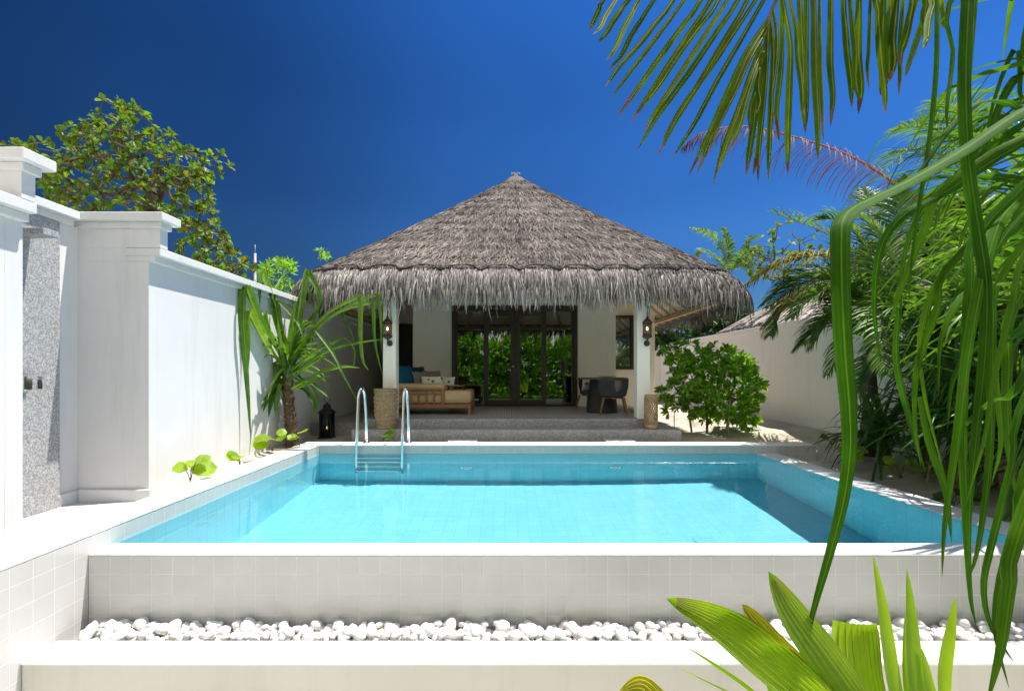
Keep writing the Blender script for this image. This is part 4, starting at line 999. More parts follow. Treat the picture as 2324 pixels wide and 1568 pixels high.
for k in range(46):
    a = rg.uniform(0, 6.28); el = rg.uniform(-.5, 1.3); l = rg.uniform(.5, .95); d = V3((math.cos(a)*math.cos(el), math.sin(a)*math.cos(el), math.sin(el)))
    c = V3((-3.60 + rg.uniform(-.03,.03), 8.12, 1.62 + rg.uniform(-.22, .1) + .12*math.sin(el))); pts = []
    for i in range(8):
        if c.x < -3.80: c.x = -3.80; d.x = abs(d.x)*.1
        pts.append(c.copy()); c = c + d*l/7; d = (d + V3((0,0,-.22 - .12*(i > 4)))).normalized()
    mb.blade(pts, wf(rg.uniform(.055, .085), .4, .8, .9), V3((0,0,1)), .35)
mb.build('leaves', G_pan, sp)
mb = MB(); tk = spline([(-3.60, 8.15, .2), (-3.585, 8.14, .55), (-3.62, 8.12, .95), (-3.63, 8.12, 1.35), (-3.62, 8.12, 1.62)], 20)
mb.tube(tk, [.098 - .0018*k for k in range(20)], 14)
mb.build('trunk', M_bark, sp)
mb = MB()
for k in range(330):
    t = rg.random() * .74; i = t*19; p = tk[int(i)].lerp(tk[min(19, int(i)+1)], i % 1); a = k*2.4; r_ = .094 - .03*t
    o = V3((math.cos(a), math.sin(a), 0)); s0 = p + o*r_*.96; mb.blade([s0, s0 + o*.012 + V3((0,0,.012)), s0 + o*.038 + V3((0,0,.045 + rg.uniform(-.01,.012)))], lambda q: .07*(1-q)**.6 + .002, o, -.12)
mb.build('leaf_scars', island('scaly_bark', [(.32,.18,.075), (.13,.07,.035), (.42,.26,.12), (.08,.05,.03)], .85, (.6,1.1), 20), sp)
mb = MB()
for k in range(90):
    t = .70 + rg.random()*.3; i = t*18.9; p = tk[int(i)]; a = k*2.4; o = V3((math.cos(a), math.sin(a), 0)); s0 = p + o*.062; mb.blade([s0, s0 + o*.015 + V3((0,0,.03)), s0 + o*.03 + V3((0,0,.09))], lambda q: .085*(1-q)**.7 + .002, o, -.1)
mb.build('leaf_bases', leaf('leaf_base', [(.16,.24,.06), (.24,.30,.09)], .5, .15), sp)

# ---------------------------------------------------------------- creeping seedlings
def seedling(u, v, D, n, s_, lm, label, rg, sp_=.12):
    c0 = P(u, v, D); t_ = thing('creeper_seedling', label, 'plant', (c0.x, c0.y, c0.z), 'round leaved creeper seedlings')
    lb = MB(); sb = MB()
    for k in range(n):
        a = rg.uniform(0, 6.28); r_ = rg.uniform(.2, 1) * sp_; h = rg.uniform(.08, .2) * (s_/.2)
        tip = c0 + V3((r_*math.cos(a), r_*math.sin(a)*.6, h)); sb.tube([c0, c0.lerp(tip, .5) + V3((0,0,h*.15)), tip], [.005, .0045, .003], 5)
        d = V3((math.cos(a), math.sin(a) - .5, rg.uniform(-.25, .35))).normalized(); l = s_ * rg.uniform(.6, 1.05)
        pts = [tip - d*l*.15 + d*l*i/6 + V3((0,0,-.05*l*(i/6)**2 + rg.uniform(-.012, .012)*l*4)) for i in range(7)]
        up = V3((rg.uniform(-.3,.3), -.6 + rg.uniform(-.3,.3), .8)); lb.blade(pts, wround(l*.95), up, rg.uniform(.05, .25))
    lb.build('leaves', lm, t_); sb.build('stems', M_stem, t_)
rg = random.Random(9)
seedling(432, 1092, 5.35, 4, .26, G_creep, 'bright green seedling at the wall foot nearest the shower recess', rg)
seedling(545, 1060, 6.3, 3, .22, G_creep, 'bright green seedling midway between shower recess and screw pine', rg)
seedling(618, 1025, 7.2, 4, .26, G_creep, 'bright green seedling just left of the screw pine trunk', rg)
seedling(680, 1012, 7.7, 3, .22, G_creep, 'bright green seedling just right of the screw pine trunk', rg)
seedling(868, 1003, 8.36, 4, .17, G_creep, 'bright green seedling behind the pool edge between the ladder rails', rg, .1)
seedling(1888, 1010, 7.6, 6, .19, G_creepd, 'dark green seedling in the sand behind the far right pool corner', rg, .2)
seedling(1925, 1052, 6.9, 5, .2, G_creep, 'green seedling in the sand in front of the dark seedling', rg, .2)
seedling(2045, 1085, 6.2, 5, .2, G_creep, 'bright green seedling with tall stalks in the sunlit sand', rg, .22)
seedling(2100, 1085, 6.0, 4, .2, G_creep, 'bright green seedling at the foot of the right palms', rg, .15)
seedling(2165, 1150, 5.3, 4, .16, G_creepd, 'dark low seedling nearest the camera on the sand bed', rg, .2)

# ---------------------------------------------------------------- shrubs on the right sand
rg = random.Random(33)
poly = [(1512,800),(1530,782),(1600,778),(1660,792),(1700,815),(1722,840),(1738,880),(1725,905),(1712,930),(1722,965),(1690,975),(1660,955),(1620,958),(1575,950),(1540,915),(1520,860)]
tg = cloud(poly, 8.9, 10.3, 480, rg)
b1, b2, b3 = P(1570, 955, 9.6), P(1605, 965, 9.3), P(1650, 962, 9.2)
shrub('beach_shrub', 'large glossy bright green shrub on the sand right of the porch', 'shrub', [[(b1.x, b1.y, .33), tuple(b1.lerp(P(1555, 880, 9.6), .8))], [(b2.x, b2.y, .33), tuple(P(1605, 890, 9.5))], [(b3.x, b3.y, .33), tuple(P(1655, 900, 9.4))]], tg, 11, .14, .052, rg, G_sca, M_stem, r_tip=.0038, r_max=.03, spread=(15,75))
tg = cloud([(1492,905),(1500,880),(1530,878),(1555,900),(1550,930),(1510,940)], 9.8, 10.4, 22, rg); b1 = P(1530, 950, 10)
shrub('beach_shrub', 'small shrub between the cane candle holder and the large glossy shrub', 'shrub', [[(b1.x, b1.y, .33), (b1.x, b1.y, .7)]], tg, 8, .16, .055, rg, G_sca, M_stem, r_max=.015)
tg = cloud([(1484,740),(1560,715),(1640,715),(1705,690),(1700,752),(1620,765),(1550,780),(1500,800),(1484,800)], 18.2, 19.6, 230, rg)
shrub('hedge', 'dark dense hedge beyond the far end of the right garden wall', 'hedge', [[(7.2, 19.5, 0), (7.2, 19.2, 2.2)], [(8.8, 19.5, 0), (8.8, 19.2, 2.4)]], tg, 9, .3, .13, rg, G_dark, M_bark, r_tip=.008)
# hedge behind the camera, seen mirrored in the glass doors
tg = []
while len(tg) < 1700:
    q = V3((rg.uniform(-4.6, 5.2), rg.uniform(-3.3, -1.5), rg.uniform(-.3, 4.1)))
    if q.z < 3.5 + .4*math.sin(q.x*1.9) and q.y > -9: tg.append(q)
shrub('hedge', 'tall leafy hedge mirrored in the glass doors of the villa', 'hedge', [[(x, -2.2, -.6), (x+.1, -2.1, .5)] for x in (-4, -2.4, -.8, .8, 2.4, 4)], tg, 9, .40, .13, rg, G_sca, M_stem, r_max=.04, spread=(20,80))

# ---------------------------------------------------------------- palms
def frond(lb, rb, pts, n, ll, W, rg, ang=(75, 35), droop=.5, r0=.018, both=True, lm=None, twist=0, up=V3((0,0,1)), jit=.08, hang=0):
    rp = spline(pts, 26); rb.tube(rp, [lerp(r0, .003, k/25) for k in range(26)], 6, cap=False)
    for k in range(n):
        t = lerp(.12, 1, (k + .5)/n); i = t*25; i0 = min(24, int(i)); p = rp[i0].lerp(rp[i0+1], i - i0); tan = (rp[i0+1] - rp[max(0, i0-1)]).normalized()
        side = tan.cross(up)
        side = side.normalized() if side.length > .05 else tan.orthogonal().normalized(); nn = side.cross(tan).normalized()
        for sg in (-1, 1):
            if not both and sg < 0: continue
            a = R(lerp(ang[0], ang[1], t) + rg.uniform(-5, 5)); l = ll * (math.sin(math.pi * min(1, .18 + t*.8)) ** .6) * rg.uniform(.9, 1.08)
            d = (tan*math.cos(a) + side*sg*math.sin(a) + nn*.22 + V3((rg.gauss(0,jit), rg.gauss(0,jit), rg.gauss(0,jit) - hang))).normalized()
            c = p.copy(); q = []
            for j in range(6): q.append(c.copy()); c = c + d*l/5; d = (d + V3((0,0,-droop/5*(1 + .5*j)))).normalized()
            lb.blade(q, wf(W, .25, .6, .9), nn, .3)
def palm(label, loc, crown, fronds, rg, ll=.55, W=.03, n=42, lm=None, tr=.12, extra=None, group=None, droop=.5):
    t_ = thing('coconut_palm', label, 'palm', loc, group)
    mb = MB(); tk = spline([loc, (lerp(loc[0], crown[0], .4)+.05, lerp(loc[1], crown[1], .5), lerp(loc[2], crown[2], .5)), crown], 12)
    mb.tube(tk, [tr*(1 - .3*k/11) * (1 + .06*(k % 2)) for k in range(12)], 12); mb.build('trunk', M_bark, t_)
    for f in fronds:
        pts, m_ = f[0], (f[1] if len(f) > 1 else (lm or G_palm)); kw = f[2] if len(f) > 2 else {}
        lb, rb = MB(), MB(); args = dict(n=n, ll=ll, W=W, droop=droop); args.update(kw)
        frond(lb, rb, [V3(crown)] + [V3(p) for p in pts], args.pop('n'), args.pop('ll'), args.pop('W'), rg, **args)
        fo = lb.build('frond', m_, t_)
        if kw.get('lab'): fo['label'] = kw['lab']
        rb.build('midrib', M_twig if m_ is not G_dry else island('red_rachis', [(.30,.10,.06)], .7), fo)
    return t_
rg = random.Random(44)
C = (5.62, 7.6, 1.75)
palm('young coconut palm with a short trunk in the sand by the right wall', (5.62, 7.65, .2), C, [
    ([P(1965,640,8.3), P(1890,540,8.9), P(1752,482,9.4)], G_palm, dict(n=52, ll=.75, W=.024, droop=.12, ang=(80,30))),
    ([P(1965,590,8.6), P(1850,580,8.9), P(1770,600,9.1), P(1695,645,9.2)], G_ypalm, dict(n=80, ll=.85, W=.034, droop=1.2)),
    ([P(1960,660,8.4), P(1870,620,8.8), P(1795,640,9.1), P(1735,690,9.2)], G_palm, dict(n=70, ll=.8, W=.036)),
    ([P(1945,690,8.3), P(1880,670,8.7), P(1800,690,9.0), P(1735,740,9.2)], G_ypalm, dict(n=70, ll=.75, W=.036, droop=.7)),
    ([P(1950,710,7.8), P(1890,720,8.0), P(1840,790,8.1)], G_palm, dict(n=56, ll=.62, W=.03, droop=.9)),
    ([P(1965,740,7.6), P(1925,760,7.7), P(1880,850,7.7)], G_palm, dict(n=50, ll=.6, W=.03, droop=.9)),
    ([P(2000,600,7.6), P(2035,480,7.7), P(2060,400,7.8)], G_palm, dict(n=50, ll=.6)),
    ([P(2050,640,7.4), P(2140,640,7.2), P(2220,700,7)], G_palm, dict(ll=.6)), ([P(1990,590,8), P(1980,480,8.8), P(1960,430,9.4)], G_palm, dict(ll=.6)),
    ([P(2030,700,6.9), P(2080,740,6.4), P(2110,840,6.1)], G_palm, dict(ll=.6)), ([P(1990,700,7.1), P(2000,740,6.5), P(2010,850,6.1)], G_palm, dict(ll=.55)),
    ([P(1960,680,7.9), P(1910,650,7.9), P(1840,680,7.9), P(1800,720,7.9)], G_palm, dict(n=60, ll=.65, W=.034)), ([P(2000,690,8), P(1960,700,8.4), P(1890,720,8.6), P(1830,780,8.6)], G_palm, dict(n=60, ll=.65, W=.034)), ([P(2010,640,8), P(2040,600,8.4), P(2100,590,8.6)], G_palm, dict(ll=.65)),
    ([P(1985,620,7.7), P(1950,540,7.9), P(1900,500,8.1), P(1850,500,8.2)], G_palm, dict(ll=.6, n=56)),
    ([P(1940,640,8.6), P(1850,640,9.2), P(1780,700,9.5), P(1750,760,9.5)], G_palm, dict(n=70, ll=.8, W=.036)), ([P(1940,700,8.2), P(1870,730,8.6), P(1810,790,8.8)], G_palm, dict(n=66, ll=.75, W=.036)),
    ([P(1930,640,8), P(1830,640,8.8), P(1740,700,9.4)], G_palm, dict(ll=.55))],
    rg, tr=.12, W=.034, n=60)
C2 = tuple(P(2225, 430, 11))
palm('tall coconut palm behind the right wall with blue green fronds and one dead red frond', (C2[0], 11.2, -.3), C2, [
    ([P(2150,360,10.8), P(2070,340,10.6), P(2000,390,10.4)], G_palm), ([P(2170,330,11), P(2110,290,11), P(2040,290,11)], G_palm), ([P(2200,320,10.6), P(2180,260,10.4), P(2130,225,10.2)], G_palm),
    ([P(2260,330,11), P(2290,270,11), P(2324,250,11)], G_palm), ([P(2150,440,10.6), P(2090,460,10.4), P(2050,540,10.2)], G_palm), ([P(2280,420,10.6), P(2324,440,10.4), P(2380,500,10)], G_palm),
    ([P(2180,470,10.4), P(2150,520,10), P(2120,620,9.8)], G_palm), ([P(2260,480,10.4), P(2290,540,10), P(2300,640,9.8)], G_palm),
    ([P(2150,500,10.3), P(2050,430,9.9), P(1950,365,9.6), P(1850,325,9.4), P(1700,288,9.2), P(1600,300,9.1), P(1552,330,9.0)], G_dry, dict(n=96, ll=.85, W=.022, droop=1.3, r0=.035, jit=.2, hang=.75))],
    rg, ll=.95, W=.03, n=50, tr=.16)
C3 = tuple(P(1655, 625, 22))
palm('distant coconut palm behind the right slope of the thatched roof', (C3[0], 22.2, -.3), C3, [
    ([P(1640,570,22), P(1610,530,22), P(1568,518,22)], G_palm), ([P(1655,580,22), P(1650,550,22), P(1640,518,22)], G_palm), ([P(1680,585,22), P(1700,550,22), P(1728,535,22)], G_palm),
    ([P(1690,575,21), P(1712,570,21), P(1730,595,21)], G_palm), ([P(1670,600,21), P(1690,590,21), P(1705,625,20.5)], G_palm), ([P(1630,590,22.5), P(1600,570,23), P(1580,580,23.4)], G_palm)], rg, ll=.62, W=.06, n=44, tr=.16, droop=.9)
tg = cloud([(1690,600),(1700,540),(1720,545),(1750,510),(1785,505),(1800,530),(1840,540),(1880,545),(1900,560),(1890,600),(1820,610),(1760,640),(1710,640)], 14, 15.5, 60, rg)
for u, v in ((1790,505),(1812,500),(1765,515),(1850,530),(1700,545),(1722,560),(1895,548)): tg.append(P(u, v, 14.6))
shrub('sea_almond_tree', 'thin branched small leaved tree on the skyline between the roof and the right palms', 'tree', [[tuple(P(1800, 900, 14.8)), tuple(P(1800, 650, 14.8))]], tg, 5, .17, .1, rg, G_alm, M_bark, r_tip=.011, r_max=.1)

# neighbouring thatched hut
hut = thing('thatched_hut', 'pale thatched roof of a neighbouring hut showing over the right wall', 'hut', (12.4, 15.5, 0))
hc = V3((12.4, 15.5, 5.9)); mb = MB(); mb.lathe((hc.x, hc.y, 0), [(5.3, 2.55), (5.35, 2.8), (4.2, 3.5), (2.2, 4.75), (.05, 5.9)], 60); hr = mb.build('roof', M_thatch_under, hut)
mb = MB()
for k in range(11000):
    a = rg.uniform(math.pi*.75, math.pi*1.75); q = rg.random()**.5; r1 = 5.35*q; r2 = min(5.5, r1 + .3); zf = lambda r: lerp(5.9, 2.8, r/5.35)
    o = V3((math.cos(a), math.sin(a), 0)); p = V3((hc.x, hc.y, 0)) + o*r1 + V3((0,0,zf(r1)+.03)); q2 = V3((hc.x, hc.y, 0)) + o*r2 + V3((0,0,zf(r2)+.05 - (.35 if q > .95 else 0))); sd = o.cross(V3((0,0,1)))
    mb.ribbon([p, (p+q2)/2, q2], [.03, .03, .008], (sd + V3((0,0,rg.uniform(-.5,.5)))).normalized())
mb.build('thatch_surface', island('pale_thatch', [(.30,.27,.24), (.55,.50,.45), (.42,.38,.34), (.68,.62,.56)], .9, (.8,1.1), 2), hr)
mb = MB(); mb.lathe((hc.x, hc.y, -.3), [(4.2, 0), (4.2, 3.0)], 24); mb.build('wall', M_house, hut)

# screw pine thicket along the right wall
def pandan(label, c, n, rg, ll, W, lm, trunk_z, elr=(-.2, 1.35), dead=0, sag=.2):
    t_ = thing('screw_pine', label, 'plant', (c[0], c[1], trunk_z)); lb = MB(); c = V3(c)
    for k in range(n):
        a = rg.uniform(0, 6.28); el = rg.uniform(*elr); l = ll*rg.uniform(.6, 1.15); d = V3((math.cos(a)*math.cos(el), math.sin(a)*math.cos(el), math.sin(el)))
        p = c + V3((rg.uniform(-.05,.05), rg.uniform(-.05,.05), rg.uniform(-.25,.15))); q = []; kb = rg.randint(4, 8)
        for i in range(10):
            if p.x > 6.24: p.x = 6.24; d.x = -abs(d.x)*.1
            q.append(p.copy()); p = p + d*l/9; d = (d + V3((0,0,-sag*.7 - (1.1 if i == kb else 0)))).normalized()
        lb.blade(q, wf(W*rg.uniform(.7,1.1), .35, .8, .9), V3((0,0,1)), .35)
    lb.build('leaves', lm, t_)
    if dead:
        db = MB()
        for k in range(dead):
            a = rg.uniform(0, 6.28); p = c + V3((.06*math.cos(a), .06*math.sin(a), -.1)); d = V3((math.cos(a)*.7, math.sin(a)*.7, .1)); q = []
            for i in range(7): q.append(p.copy()); p = p + d*ll*.9/6; d = (d + V3((rg.gauss(0,.05), rg.gauss(0,.05), -.75))).normalized()
            db.blade(q, wf(W*.8, .35, .8, .9), V3((0,0,1)), .4)
        db.build('dead_leaves', leaf('straw_leaf', [(.26,.20,.09), (.34,.27,.12), (.16,.13,.05)], .7, .2, (1.2,1.1,.8)), t_)
    mb = MB(); mb.tube([(c.x, c.y, trunk_z), (c.x+.02, c.y, c.z-.2), (c.x, c.y, c.z)], [.07, .06, .05], 10); mb.build('trunk', M_bark, t_)
rg = random.Random(55)
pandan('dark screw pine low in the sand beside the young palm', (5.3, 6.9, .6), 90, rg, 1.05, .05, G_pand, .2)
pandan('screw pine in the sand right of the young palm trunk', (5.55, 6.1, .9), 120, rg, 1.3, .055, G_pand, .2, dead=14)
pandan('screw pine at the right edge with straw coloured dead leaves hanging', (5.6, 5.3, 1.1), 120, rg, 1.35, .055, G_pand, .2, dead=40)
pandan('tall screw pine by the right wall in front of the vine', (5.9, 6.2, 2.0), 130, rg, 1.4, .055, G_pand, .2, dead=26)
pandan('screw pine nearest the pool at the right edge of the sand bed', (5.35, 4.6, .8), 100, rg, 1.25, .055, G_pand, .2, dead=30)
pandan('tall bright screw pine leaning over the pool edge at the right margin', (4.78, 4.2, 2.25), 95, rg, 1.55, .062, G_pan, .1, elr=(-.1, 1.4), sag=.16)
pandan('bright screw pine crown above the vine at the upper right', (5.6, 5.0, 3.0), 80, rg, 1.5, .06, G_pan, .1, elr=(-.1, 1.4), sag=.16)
palm('bushy coconut palm with low fronds between the young palm and the screw pines', (5.75, 6.7, .2), (5.75, 6.7, 1.5), [
    ([(5.5,6.6,2.1), (5.35,6.6,2.3), (5.2,6.6,2.1)], G_palm), ([(5.5,6.9,2.4), (5.45,7.1,3.0), (5.3,7.4,3.3)], G_palm), ([(5.7,6.9,2.5), (5.6,7.2,3.4), (5.4,7.5,3.9)], G_palm), ([(5.9,6.4,2.4), (5.9,6.1,3.1), (5.7,5.8,3.5)], G_palm),
    ([(5.5,6.3,2.1), (5.4,6.0,2.4), (5.3,5.7,2.2)], G_palm), ([(5.4,6.8,1.8), (5.1,6.9,1.6), (4.9,6.9,1.1)], G_palm), ([(5.5,6.3,1.8), (5.3,5.9,1.6), (5.2,5.6,1.1)], G_palm), ([(6.0,6.7,2.4), (6.1,6.9,3.2), (6.2,7.0,3.9)], G_palm), ([(5.9,6.2,2.0), (6.0,5.7,2.4), (6.0,5.3,2.3)], G_palm)],
    rg, tr=.1, W=.032, n=54, ll=.6)
tg = cloud([(2080,470),(2150,440),(2324,470),(2324,820),(2250,830),(2200,760),(2140,640),(2070,560)], 7.3, 8.2, 340, rg)
tg = [V3((max(6.6, p.x), p.y, p.z)) for p in tg]
shrub('heart_leaved_vine', 'dense dark vine with heart shaped leaves climbing over the right wall', 'vine', [[(7.2, 7.8, -.2), (7.2, 7.8, 2.4)]], tg, 6, .17, .15, rg, G_creepd, M_stem, wfun=wround, spread=(30,100), r_max=.02)
# ---------------------------------------------------------------- foreground: hanging coconut frond
rg = random.Random(66)
fp = thing('coconut_palm', 'overhanging coconut palm whose green frond hangs from the top right corner', 'palm', (4.6, 1.9, -.6))
crown = V3((3.9, 2.3, 5.0))
mb = MB(); tk = spline([(4.6, 1.9, -.6), (4.9, 1.9, 1.4), (4.6, 2.1, 3.4), tuple(crown)], 22); mb.tube(tk, [.17*(1 - .3*k/21)*(1 + .05*(k % 2)) for k in range(22)], 14); mb.build('trunk', M_bark, fp)
def z6(x, y, D): return P(1331.5 + .4632*x, .4632*y, D)
lb, rb, fb = MB(), MB(), MB()
ra = spline([crown, z6(2300,-260,2.6), z6(1750,-170,2.75), z6(1300,-330,2.8), z6(900,-400,2.85), z6(500,-330,2.9), z6(230,-200,2.95)], 40)
fb.tube(ra, [lerp(.03, .006, k/39) for k in range(40)], 8)
rb2 = spline([crown, z6(1500,-300,2.4), z6(1100,-180,2.5), z6(930,0,2.55), z6(880,180,2.55), z6(848,330,2.55)], 26)
fb.tube(rb2, [lerp(.02, .004, k/25) for k in range(26)], 8)
A = [(80,0,15,150),(140,0,30,170),(205,0,55,210),(255,0,95,300),(330,0,105,345),(425,0,90,430),(480,0,120,480),(560,0,145,575),(610,0,215,600),(650,0,240,560),(690,0,270,655),(745,0,250,735),(790,0,345,770),(830,0,370,690),(850,30,415,780),
     (1080,0,1075,640),(1045,0,1075,660),(1115,0,1135,790),(1145,0,1160,690),(1200,0,1195,620),(1260,0,1300,530),(1295,0,1345,520),(1335,0,1330,560),(1395,0,1385,440),(1420,0,1465,560),(1455,0,1440,470),(1490,0,1470,420),(1520,0,1485,400),(1555,0,1530,470),(1600,0,1540,330),(1625,0,1545,270),(1660,0,1650,200),(1700,0,1650,240),(1740,0,1770,150),(1690,0,1560,380)]
B = [(870,60,500,860),(872,90,540,850),(880,130,620,905),(878,170,645,840),(885,110,590,760),(870,240,780,860),(900,120,840,895),(905,90,815,860),(925,40,890,890),(965,0,945,700),(1000,0,985,850),(860,230,800,640),(875,200,700,740),(850,300,830,560),(940,20,915,620),(1015,0,1060,560)]
def leaflet(sx, sy, ex, ey, D, W, origin=None):
    dx, dy = ex - sx, ey - sy
    if origin is None:
        k = (-360 - sy)/dy if dy else 0; q0 = z6(sx + dx*k, sy + dy*k, D); o = min(ra, key=lambda p: (p - q0).length)
    else: o = min(rb2, key=lambda p: (p - z6(sx, sy, D)).length)
    curl = rg.uniform(-22, 22); D2 = D - rg.uniform(0, .15)
    pts = [o] + [z6(lerp(sx, ex, t) + curl*math.sin(t*3.1)*(t > .5), lerp(sy, ey, t), lerp(D, D2, t)) for t in ((.0, .25, .5, .75, .9, 1) if (o - z6(sx, sy, D)).length > .15 else (.25, .5, .75, .9, 1))]
    pts = spline(pts, 15); b0 = len(lb.f)
    side = V3((1, rg.uniform(-.5, .5), 0)).normalized()
    W_ = W * rg.uniform(.85, 1.15); lb.blade(pts, wf(W_, .45, .5, .75), V3((0,-1,0)), .22, side=side)
    nt_ = rg.choice((1, 2, 2, 3, 4))
    for q in range(len(lb.f) - 2*nt_, len(lb.f)): lb.m[q] = 1
    rb.tube([p + V3((0, -.0035, 0)) for p in pts[:-3]], .0021, 4, cap=False)
for (sx, sy, ex, ey) in A: leaflet(sx, sy, ex, ey, rg.uniform(2.65, 2.95), .031 if sx < 1000 else .040)
for (sx, sy, ex, ey) in B: leaflet(sx, sy, ex, ey, rg.uniform(2.5, 2.62), .029, True)
G_front = leaf('green_leaflet', [(.06,.14,.012), (.10,.19,.015), (.045,.11,.012), (.14,.20,.015)], trans=.5, tcol=(2.2, 1.9, .4), patch=.3, rib=(.30,.34,.03), tips=1.02, spec=.1, rough=.6)
fo = lb.build('frond', [G_front, G_tip], fp); rb.build('leaflet_ribs', G_rib, fo); fb.build('midrib', M_stem, fo)
for tgt in ([(4.6, 1.2, 5.6), (5.6, .2, 5.2), (6.4, -.6, 4.2)], [(3.4, 1.2, 5.6), (2.8, .0, 5.4), (2.2, -1, 4.6)], [(4.9, 2.4, 5.7), (6.0, 2.6, 5.4), (6.9, 2.8, 4.6)]):
    l2, r2 = MB(), MB(); frond(l2, r2, [crown] + [V3(p) for p in tgt], 40, .75, .04, rg, droop=.8); f2 = l2.build('frond', G_palm, fp); r2.build('midrib', M_stem, f2)

# ---------------------------------------------------------------- foreground: big screw pine at the right
bp = thing('screw_pine', 'large screw pine at the right edge, broad drooping leaves close to the camera', 'plant', (2.75, 1.7, -.6))
mb = MB(); tk = spline([(2.75, 1.7, -.6), (2.8, 1.65, .6), (2.6, 1.7, 1.9), (2.5, 1.75, 2.4)], 14); mb.tube(tk, .075, 12)
tk2 = spline([(2.7, 1.68, 1.4), (2.75, 1.9, 2.6), (2.4, 1.9, 3.6)], 10); mb.tube(tk2, .055, 10); mb.build('trunk', M_bark, bp)
c1, c2_ = V3((2.5, 1.75, 2.4)), V3((2.4, 1.9, 3.6))
big = [ # (u, v, D) runs, width in metres
 ([(2400,215,1.5),(2324,248,1.45),(2200,330,1.38),(2080,400,1.3),(1985,446,1.24),(1935,472,1.2),(1915,496,1.17),(1910,530,1.15),(1911,650,1.13),(1918,800,1.12),(1928,920,1.12),(1930,1020,1.12),(1916,1130,1.12),(1886,1250,1.12),(1846,1390,1.12),(1826,1490,1.12)], .061, c1),
 ([(2210,-250,1.6),(2200,-20,1.5),(2192,180,1.45),(2200,370,1.42),(2222,520,1.4),(2240,650,1.4),(2235,820,1.38),(2215,1000,1.36),(2200,1180,1.34),(2205,1330,1.34)], .052, c2_),
 ([(2222,-250,1.6),(2214,-20,1.5),(2205,120,1.5),(2196,260,1.48)], .04, c2_),
 ([(2130,-200,1.9),(2130,0,1.85),(2128,160,1.8),(2112,320,1.78),(2088,470,1.75),(2070,600,1.75),(2062,700,1.75)], .036, c2_),
 ([(2324,440,1.7),(2290,470,1.6),(2262,520,1.5),(2230,640,1.4),(2200,800,1.35),(2175,1000,1.3),(2148,1180,1.28),(2138,1310,1.27)], .056, c1),
 ([(2230,520,1.5),(2206,640,1.45),(2196,800,1.42),(2190,1000,1.4),(2196,1180,1.4),(2205,1350,1.4),(2216,1420,1.4)], .05, c1),
 ([(2262,560,1.5),(2255,700,1.45),(2252,900,1.4),(2246,1060,1.38),(2222,1240,1.36),(2196,1320,1.36)], .036, c1),
 ([(2340,560,1.4),(2300,700,1.35),(2262,850,1.32),(2236,1000,1.3),(2190,1150,1.3)], .032, c1),
 ([(2340,250,1.9),(2280,230,1.9),(2220,232,1.85),(2150,300,1.8),(2080,400,1.75),(2000,480,1.72)], .035, c1),
 ([(2400,300,2.0),(2324,325,2.0),(2240,306,2.0),(2160,303,1.95),(2100,330,1.95)], .05, c1),
 ([(2400,420,2.0),(2324,412,2.0),(2220,396,1.95),(2140,400,1.9),(2090,420,1.9)], .045, c1),
 ([(2324,170,2.2),(2290,200,2.2),(2250,290,2.2),(2215,400,2.2)], .05, c1),
 ([(2324,240,2.2),(2310,150,2.2),(2300,120,2.2),(2250,260,2.2),(2235,420,2.2)], .05, c1),
 ([(2350,640,1.6),(2290,640,1.6),(2200,660,1.55),(2140,760,1.5),(2130,900,1.5)], .04, c1),
 ([(2330,860,1.3),(2260,910,1.35),(2200,960,1.4),(2150,1030,1.45)], .045, c1),
 ([(2340,1040,1.2),(2310,1180,1.2),(2270,1330,1.2),(2262,1440,1.2),(2290,1560,1.2)], .03, c1),
 ([(2330,900,1.2),(2300,1050,1.2),(2255,1230,1.2),(2235,1330,1.2),(2250,1420,1.2),(2300,1500,1.2)], .028, c1),
 ([(2324,1180,1.15),(2295,1330,1.15),(2275,1470,1.15),(2240,1600,1.15)], .05, c1),
 ([(2150,420,1.8),(2100,520,1.8),(2060,620,1.8),(2010,760,1.8)], .045, c1), ([(2140,440,1.8),(2060,480,1.8),(2000,560,1.8),(1985,700,1.8),(2000,830,1.8)], .04, c1),
 ([(2300,300,2.0),(2200,380,2.0),(2100,470,2),(2050,600,2),(2045,760,2)], .05, c1), ([(2324,520,1.9),(2240,540,1.9),(2160,600,1.9),(2110,700,1.9),(2100,850,1.9)], .045, c1),
 ([(2160,600,1.7),(2130,700,1.7),(2085,830,1.7),(2078,950,1.7),(2090,1060,1.7)], .04, c1), ([(2200,560,1.7),(2130,640,1.7),(2090,760,1.7),(2100,900,1.7),(2150,1100,1.7)], .03, c1),
 ([(2310,680,1.6),(2290,830,1.6),(2290,1000,1.6),(2310,1150,1.6)], .05, c1), ([(2270,640,1.7),(2262,830,1.7),(2275,1000,1.7),(2250,1100,1.7)], .045, c1),
 ([(2330,740,1.5),(2250,760,1.5),(2170,850,1.5),(2150,980,1.5)], .04, c1), ([(2160,0,1.9),(2165,120,1.9),(2150,250,1.85),(2155,330,1.85)], .03, c2_),
 ([(2090,900,1.6),(2110,1000,1.6),(2150,1120,1.6),(2160,1230,1.6)], .035, None), ([(2040,700,2.0),(2035,820,2.0),(2065,950,2.0),(2100,1070,2)], .035, None)]
mb, rb = MB(), MB()
